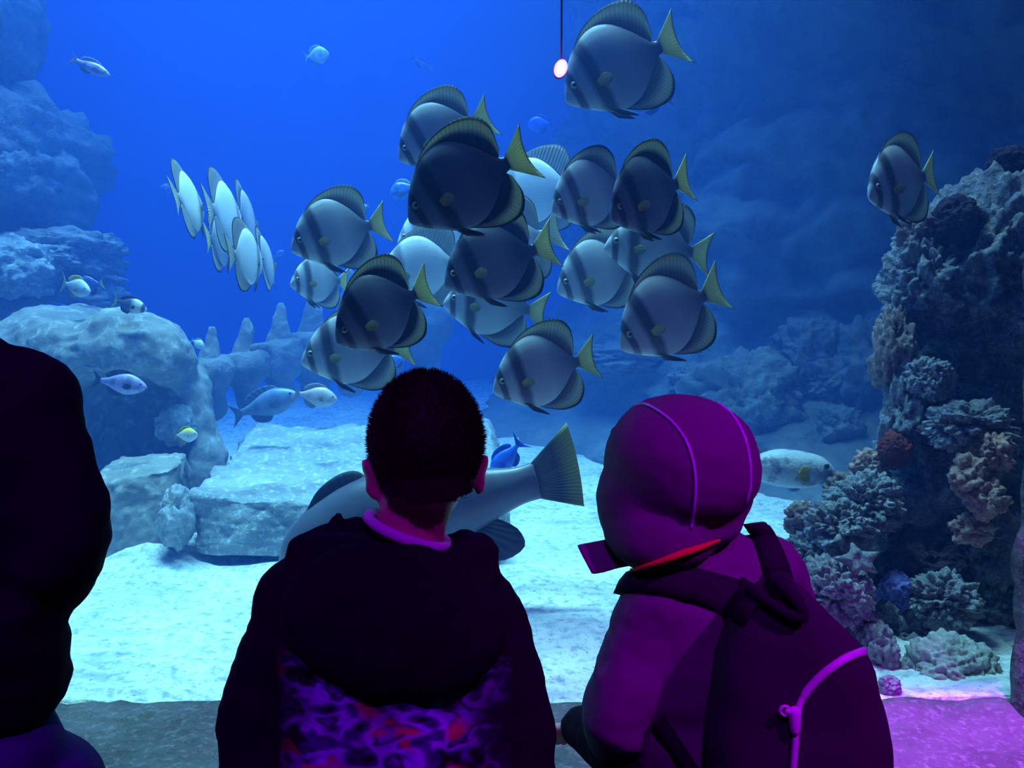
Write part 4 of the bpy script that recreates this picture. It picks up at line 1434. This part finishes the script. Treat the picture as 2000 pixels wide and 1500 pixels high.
# white shirt collar
m = MB()
cc = P(797, 1036, -0.004)
ring, rad = [], []
for k in range(25):
    a = 2 * math.pi * k / 24
    ring.append(cc + Vector((0.056 * math.cos(a), 0.058 * math.sin(a), -0.022 * math.cos(a) - 0.004 * math.sin(a))))
m.tube(ring, 0.008, 10, True, (Vector((0, 1, 0)), 0.8))
obj('shirt_collar', m.mesh('shirt_collar', True, BO), MATS['cloth_white'], boy)
# trousers and shoes
m = MB()
m.cap(hipL + Vector((0, 0, 0.04)), hipR + Vector((0, 0, 0.04)), 0.098, 0.098)
for sg, h_ in ((-1, hipL), (1, hipR)):
    m.chain([h_, h_ + Vector((sg * 0.01, 0.03, -0.30)), h_ + Vector((sg * 0.015, 0.0, -0.55))], [0.088, 0.068, 0.056])
obj('trousers', wrinkle(blob(m, 0.009, 5, BO), 0.005, 10, 4.0), MATS['cloth_jeans'], boy)
for h_ in (hipL, hipR):
    shoe(boy, h_ + Vector((0, 0, -0.6)), Vector((0, 1, 0)), 0.9)

# ---- the hooded child with the backpack
D = 1.18
kid = empty('person', Vector((P(1400, 1300).x, 1.17, 0)))
tag(kid, 'child in a grey jacket with the hood up, turned towards the boy', 'person')
KO = kid.location
fk = Vector((-0.70, 0.71, 0))
rk = Vector((0.71, 0.70, 0))
krot = Matrix((rk, fk, Vector((0, 0, 1)))).transposed().to_quaternion()
kh = P(1318, 915, 0.02)
bd = MB()
head_parts(bd, kh, fk, 0.94, ears=False)
bd.chain([kh - Vector((0, 0, 0.08)), P(1345, 1110, 0.02), P(1385, 1180, 0.03)], [0.048, 0.046, 0.07])
bd.ell(P(1390, 1330, 0.02), (0.10, 0.09, 0.19))
kneeB = P(1400, 1450)
khL, khR = Vector((KO.x - 0.055, 1.14, 0.62)), Vector((KO.x + 0.055, 1.21, 0.62))
bd.cap(khL, khR, 0.075, 0.075)
bd.cap(P(1390, 1450, 0.02), (khL + khR) / 2, 0.10, 0.09)
for h_ in (khL, khR):
    bd.chain([h_, h_ + Vector((-0.03, 0.03, -0.29)), h_ + Vector((0.0, 0.0, -0.55))], [0.064, 0.045, 0.032])
    bd.cap(h_ + Vector((0, 0, -0.56)), h_ + fk * 0.12 + Vector((0, 0, -0.59)), 0.030, 0.024)
ka = [P(1285, 1195, 0.0), P(1212, 1398, 0.0), P(1215, 1440, 0.08), P(1140, 1425, 0.22)]
kb = [P(1500, 1115, 0.06), P(1570, 1330, 0.16), P(1545, 1400, 0.28), P(1450, 1380, 0.42)]
for ar, sg in ((ka, -1), (kb, 1)):
    bd.chain(ar, [0.036, 0.030, 0.030, 0.024])
    hdir = (ar[3] - ar[2]).normalized()
    w2 = ar[3] + hdir * 0.03
    bd.cap(ar[3], w2, 0.022, 0.021)
    hand(bd, w2, hdir + Vector((0, 0.6, -0.3)), Vector((0, 0, -1)), sg, 0.92)
body = obj('body', blob(bd, 0.0055, 5, KO), MATS['skin_light'], kid)
face_parts(kid, kh, fk, 0.94, body)
m = MB()
m.ell(kh + Vector((0, 0, 0.006)) - fk * 0.006, (0.075, 0.090, 0.096), krot, 28, 20)
hme = blob(m, 0.007, 3, KO)
bm = bmesh.new(); bm.from_mesh(hme)
bmesh.ops.delete(bm, geom=[v for v in bm.verts if (krot.inverted() @ (v.co + KO - kh)).y > 0.04 and (krot.inverted() @ (v.co + KO - kh)).z < 0.05], context='VERTS')
bm.to_mesh(hme); bm.free()
obj('hair', hme, MATS['hair_dark'], kid)

# jacket
m = MB()
m.cap(P(1300, 1185, 0.0), P(1490, 1120, 0.04), 0.070, 0.062)
m.cap(P(1340, 1130, 0.01), P(1420, 1105, 0.03), 0.060, 0.056)
m.cap(P(1320, 1090, 0.02), P(1370, 1150, 0.02), 0.058, 0.075)
m.ell(P(1395, 1320, 0.02), (0.135, 0.115, 0.19), Euler((0, R(-6), 0)))
m.ell(P(1395, 1470, 0.02), (0.135, 0.12, 0.18))
m.cap(ka[0], ka[1], 0.064, 0.062)
m.cap(ka[1], ka[2], 0.060, 0.056)
m.chain(kb, [0.060, 0.056, 0.054, 0.042])
jm = wrinkle(blob(m, 0.007, 5, KO), 0.005, 11, 9.0)
jacket = obj('jacket', jm, MATS['cloth_jacket'], kid)
m = MB()
m.chain([P(1248, 1470, 0.03), P(1215, 1455, 0.10), P(1138, 1422, 0.20)], [0.060, 0.060, 0.040])
obj('sleeve_cuff', wrinkle(blob(m, 0.007, 4, KO), 0.004, 14, 3.0), MATS['cloth_dark'], kid)

# hood with a hollow for the face
m = MB()
hcn = P(1328, 903, 0.0)
m.ell(hcn, (0.108, 0.122, 0.106), krot, 36, 24)
m.ell(P(1275, 980, 0.015), (0.085, 0.092, 0.10), krot, 24, 16)
m.ell(P(1287, 1030, 0.0), (0.085, 0.09, 0.070), krot, 24, 16)
m.ell(P(1400, 965, 0.0), (0.055, 0.055, 0.050), krot, 20, 14)
m.ell(P(1380, 1020, 0.0), (0.055, 0.06, 0.040), Euler((0, R(-20), 0)), 20, 14)
hmesh = blob(m, 0.006, 5)
cut = MB()
cut.ell(kh + fk * 0.09, (0.072, 0.10, 0.092), krot, 28, 20)
cut.ell(kh, (0.082, 0.10, 0.102), krot, 28, 20)
cutter = bpy.data.objects.new('cutter', blob(cut, 0.008, 2))
COL.objects.link(cutter)
hmesh = evaluated(hmesh, [('BOOLEAN', dict(operation='DIFFERENCE', object=cutter, solver='EXACT'))])
bpy.data.objects.remove(cutter)
for v in hmesh.vertices:
    v.co -= KO
hmesh.update()
wrinkle(hmesh, 0.003, 12, 6.0)
hood = obj('hood', hmesh, MATS['cloth_jacket'], kid)
HB = bvh_of(hmesh, KO)


def hood_at(x, ang, lift=0.002):
    """point on the hood over a strip x from its middle plane, ang from the front over the top to the nape"""
    k = math.sqrt(max(0.05, 1 - (x / 0.108) ** 2))
    dirv = krot @ Vector((x, 0.122 * k * math.cos(ang), 0.106 * k * math.sin(ang)))
    h = HB.ray_cast(hcn + dirv.normalized() * 0.4, -dirv.normalized())
    return (h[0] + h[1] * lift) if h[0] is not None else hcn + dirv


for seam in ([(1232, 796), (1258, 790), (1290, 806), (1318, 830), (1340, 862), (1353, 900), (1358, 940), (1356, 985), (1349, 1032)], [(1400, 788), (1426, 808), (1446, 838), (1458, 872), (1464, 910), (1464, 948), (1456, 982)]):
    pts = []
    for q in spline([(x, y, 0) for x, y in seam], 44):
        h = HB.ray_cast(CAM, (W(q.x, q.y, 1.0) - CAM).normalized())
        if h[0] is not None:
            pts.append(h[0] + h[1] * 0.0012)
    m = MB()
    m.tube(pts, 0.0022, 8)
    obj('piping', m.mesh('piping', True, KO), MATS['piping_bright'], hood)
# open collar flap standing out in front
m = MB()
cs = [(1126, 1064), (1160, 1058), (1200, 1050), (1262, 1035)], [(1156, 1122), (1180, 1118), (1205, 1110), (1262, 1100)]
rings = []
for (ax_, ay_), (bx_, by_) in zip(*cs):
    a0, b0_ = P(ax_, ay_, 0.02), P(bx_, by_, -0.01)
    a1, b1_ = P(ax_, ay_, 0.032), P(bx_, by_, 0.002)
    rings.append([a0, b0_, b1_, a1])
m.loft(rings)
fl = evaluated(m.mesh('flap', True, KO), [('SUBSURF', dict(levels=2, render_levels=2, subdivision_type='SIMPLE')), ('SMOOTH', dict(iterations=2, factor=0.4))])
obj('collar_flap', fl, MATS['cloth_jacket'], kid)
JB = bvh_of(jm, KO)
m = MB()
m.tube([onto([JB, HB], q.x, q.y, 0.003) for q in spline([(1232, 1112, 0), (1290, 1094, 0), (1330, 1080, 0), (1370, 1066, 0), (1405, 1052, 0)], 24)], [0.001 + 0.0045 * math.sin(math.pi * min(1.0, (i + 0.5) / 23.5)) ** 0.7 for i in range(24)], 8)
obj('collar_lining', m.mesh('collar_lining', True, KO), MATS['cloth_red'], kid)
m = MB()
m.cap(khL + Vector((0, 0, 0.03)), khR + Vector((0, 0, 0.03)), 0.10, 0.10)
for h_ in (khL, khR):
    m.chain([h_, h_ + Vector((-0.03, 0.03, -0.29)), h_ + Vector((0.0, 0.0, -0.52))], [0.085, 0.066, 0.054])
obj('trousers', wrinkle(blob(m, 0.009, 5, KO), 0.005, 10, 14.0), MATS['cloth_jeans'], kid)
for h_ in (khL, khR):
    shoe(kid, h_ + Vector((0, 0, -0.56)), fk, 0.85)

# ---- backpack
bag = empty('backpack', P(1560, 1690, -0.1))
tag(bag, 'dark backpack with a bright curved zip on the hooded child', 'bag')
GO = bag.location
rows = [(1128, 1492, 1548, 0.025, -0.065), (1150, 1462, 1578, 0.050, -0.075), (1200, 1425, 1628, 0.075, -0.085), (1270, 1400, 1690, 0.092, -0.095), (1350, 1386, 1722, 0.10, -0.10), (1440, 1378, 1746, 0.105, -0.105), (1520, 1376, 1750, 0.105, -0.105), (1600, 1384, 1742, 0.10, -0.10), (1660, 1400, 1722, 0.088, -0.10), (1690, 1430, 1690, 0.06, -0.10)]
rings = []
for q in spline([(a, b, c_, d_) for a, b, c_, d_, _ in rows], 34):
    py, xl, xr, hd = q
    ring = []
    for k in range(36):
        a = 2 * math.pi * k / 36
        ca, sa = math.cos(a), math.sin(a)
        ex = math.copysign(abs(ca) ** 0.75, ca)
        ey = math.copysign(abs(sa) ** 0.75, sa)
        # turned with the child: the outer end lies nearer the room
        ring.append(P((xl + xr) / 2 + (xr - xl) / 2 * ex, py, -0.145 + hd * ey * 0.72 - 0.03 * ex))
    rings.append(ring)
m = MB()
m.loft(rings)
gm = m.mesh('bag', True, GO)
wrinkle(gm, 0.004, 9, 21.0)
bbody = obj('body', gm, MATS['cloth_bag'], bag)
GB = bvh_of(gm, GO)
zp = [onto([GB], q.x, q.y, 0.002, 1.05) for q in spline([(1686, 1272, 0), (1650, 1287, 0), (1610, 1315, 0), (1580, 1345, 0), (1563, 1372, 0), (1557, 1400, 0), (1554, 1440, 0), (1550, 1490, 0), (1545, 1560, 0)], 50)]
m = MB()
m.tube(zp, [0.0055 if i < 22 else 0.0045 for i in range(50)], 8)
zo = obj('zip', m.mesh('zip', True, GO), MATS['zip_bright'], bag)
m = MB()
a, b = onto([GB], 1552, 1392, 0.007, 1.05), onto([GB], 1553, 1425, 0.007, 1.05)
m.cap(a, b, 0.008, 0.0065, 10)
pl = onto([GB], 1533, 1388, 0.010, 1.05)
m.tube([a, a.lerp(pl, 0.5), pl], [0.004, 0.0045, 0.0035], 8)
ringp = [pl + Vector((0.006 * math.cos(2 * math.pi * k / 12), 0, 0.006 * math.sin(2 * math.pi * k / 12))) for k in range(13)]
m.tube(ringp, 0.0022, 6)
obj('zip_slider', m.mesh('zip_slider', True, GO), MATS['zip_bright'], zo)


def strap(pa, pb, lift, surfaces, thick=0.009):
    """webbing between two edge lines given in pixels, laid on the surfaces"""
    n = 26
    A = [onto(surfaces, q.x, q.y, lift) for q in spline([(x, y, 0) for x, y in pa], n)]
    B = [onto(surfaces, q.x, q.y, lift) for q in spline([(x, y, 0) for x, y in pb], n)]
    rings = []
    for i in range(n):
        mid = (A[i] + B[i]) / 2
        tdir = (A[min(i + 1, n - 1)] - A[max(i - 1, 0)])
        nr = (B[i] - A[i]).cross(tdir).normalized()
        if nr.dot(CAM - mid) < 0:
            nr = -nr
        top = [A[i] + nr * thick * 0.2, A[i].lerp(B[i], 0.25) + nr * thick, mid + nr * thick * 1.2, A[i].lerp(B[i], 0.75) + nr * thick, B[i] + nr * thick * 0.2]
        bot = [B[i] - nr * 0.012, mid - nr * 0.012, A[i] - nr * 0.012]
        rings.append(top + bot)
    m = MB()
    m.loft(rings)
    me = m.mesh('strap', True, GO)
    return evaluated(me, [('SMOOTH', dict(iterations=2, factor=0.4))])


obj('strap', strap([(1226, 1118), (1290, 1102), (1360, 1108), (1430, 1128), (1510, 1158)], [(1196, 1160), (1270, 1162), (1340, 1176), (1400, 1198), (1450, 1225)], 0.004, [JB, GB]), MATS['cloth_bag_strap'], bag)
obj('strap', strap([(1452, 1026), (1470, 1060), (1484, 1100), (1496, 1140), (1505, 1170)], [(1498, 1020), (1520, 1060), (1538, 1100), (1552, 1140), (1575, 1172)], 0.004, [JB, GB]), MATS['cloth_bag_strap'], bag)
m = MB()
m.tube([onto([GB, JB], q.x, q.y, 0.010, 1.1) for q in spline([(1440, 1142, 0), (1490, 1170, 0), (1535, 1198, 0), (1562, 1206, 0), (1568, 1196, 0), (1552, 1172, 0), (1520, 1140, 0)], 30)], 0.0075, 10)
obj('carry_loop', m.mesh('carry_loop', True, GO), MATS['cloth_dark'], bag)
m = MB()
m.tube([P(1285, 1405, -0.06), P(1318, 1455, -0.075), P(1360, 1520, -0.10), P(1400, 1580, -0.10)], 0.011, 10)
obj('strap', m.mesh('strap', True, GO), MATS['cloth_bag_strap'], bag)

# ---- the person in the black jacket at the window's other end
D = 0.95
ad_ = empty('person', Vector((P(-130, 1300).x, 0.94, 0)))
tag(ad_, 'person in a black jacket and violet-lit trousers with a bent arm', 'person')
AO = ad_.location
ah = P(-235, 545, 0.03)
fa = Vector((0.25, 1, 0))
bd = MB()
head_parts(bd, ah, fa, 1.08)
bd.chain([ah - Vector((0, 0, 0.08)), P(-190, 740), P(-150, 800)], [0.056, 0.056, 0.075])
bd.ell(P(-130, 920), (0.14, 0.09, 0.18))
bd.ell(P(-130, 1250), (0.13, 0.09, 0.2))
ahL, ahR = Vector((AO.x - 0.09, 0.94, 0.80)), Vector((AO.x + 0.09, 0.94, 0.80))
bd.cap(ahL, ahR, 0.09, 0.09)
for h_ in (ahL, ahR):
    bd.chain([h_, h_ + Vector((0, 0.03, -0.38)), h_ + Vector((0, 0, -0.72))], [0.08, 0.055, 0.038])
    bd.cap(h_ + Vector((0, 0, -0.735)), h_ + Vector((0.02, 0.14, -0.77)), 0.034, 0.028)
aR = [P(28, 760), P(112, 1035), P(60, 1010, 0.24)]
aL = [P(-300, 760), P(-390, 1035), P(-300, 1010, 0.24)]
for ar, sg in ((aR, 1), (aL, -1)):
    bd.chain(ar, [0.045, 0.038, 0.028])
    w2 = ar[2] + (ar[2] - ar[1]).normalized() * 0.05
    bd.cap(ar[2], w2, 0.026, 0.025)
    hand(bd, w2, Vector((-0.4 * sg, 1, 0.1)), Vector((-0.5 * sg, 0, -0.8)), sg, 1.05)
body = obj('body', blob(bd, 0.006, 5, AO), MATS['skin_light'], ad_)
face_parts(ad_, ah, fa, 1.08, body)
m = MB()
m.ell(ah + Vector((0, -0.008, 0.008)), (0.086, 0.105, 0.108), None, 30, 22)
m.ell(ah + Vector((0, -0.05, -0.06)), (0.07, 0.05, 0.07))
hme = blob(m, 0.008, 4, AO)
bm = bmesh.new(); bm.from_mesh(hme)
bmesh.ops.delete(bm, geom=[v for v in bm.verts if (v.co + AO - ah).y > 0.045 and (v.co + AO - ah).z < 0.05], context='VERTS')
bm.to_mesh(hme); bm.free()
obj('hair', hme, MATS['hair_dark'], ad_)
m = MB()
m.cap(P(-300, 765), P(25, 765), 0.062, 0.062)
m.cap(P(60, 770), P(28, 760), 0.055, 0.058)
m.ell(P(-130, 760), (0.12, 0.07, 0.06))
m.ell(P(-130, 960), (0.175, 0.115, 0.22))
m.ell(P(-130, 1250), (0.160, 0.115, 0.20))
m.ell(P(-130, 1370), (0.138, 0.112, 0.060))
for ar in (aR, aL):
    m.chain(ar, [0.058, 0.064, 0.046])
m.chain([P(80, 800), P(112, 900), P(118, 1000)], [0.04, 0.045, 0.06])
m.cap(P(100, 1080), P(90, 1130, 0.02), 0.06, 0.05)
m.cap(P(20, 1150), P(60, 1200), 0.045, 0.045)
jm2 = wrinkle(blob(m, 0.008, 5, AO), 0.007, 9, 31.0)
obj('jacket', jm2, MATS['cloth_black'], ad_)
m = MB()
m.ell(P(-130, 1415), (0.138, 0.11, 0.03))
obj('jacket_hem', wrinkle(blob(m, 0.008, 3, AO), 0.004, 12, 33.0), MATS['cloth_black'], ad_)
m = MB()
m.ell(P(-130, 1490), (0.152, 0.115, 0.10))
m.cap(ahL, ahR, 0.105, 0.105)
for h_ in (ahL, ahR):
    m.chain([h_, h_ + Vector((0, 0.03, -0.38)), h_ + Vector((0, 0, -0.70))], [0.098, 0.075, 0.058])
obj('trousers', wrinkle(blob(m, 0.009, 5, AO), 0.005, 9, 35.0), MATS['cloth_trousers'], ad_)
for h_ in (ahL, ahR):
    shoe(ad_, h_ + Vector((0, 0, -0.74)), Vector((0.1, 1, 0)), 1.05)
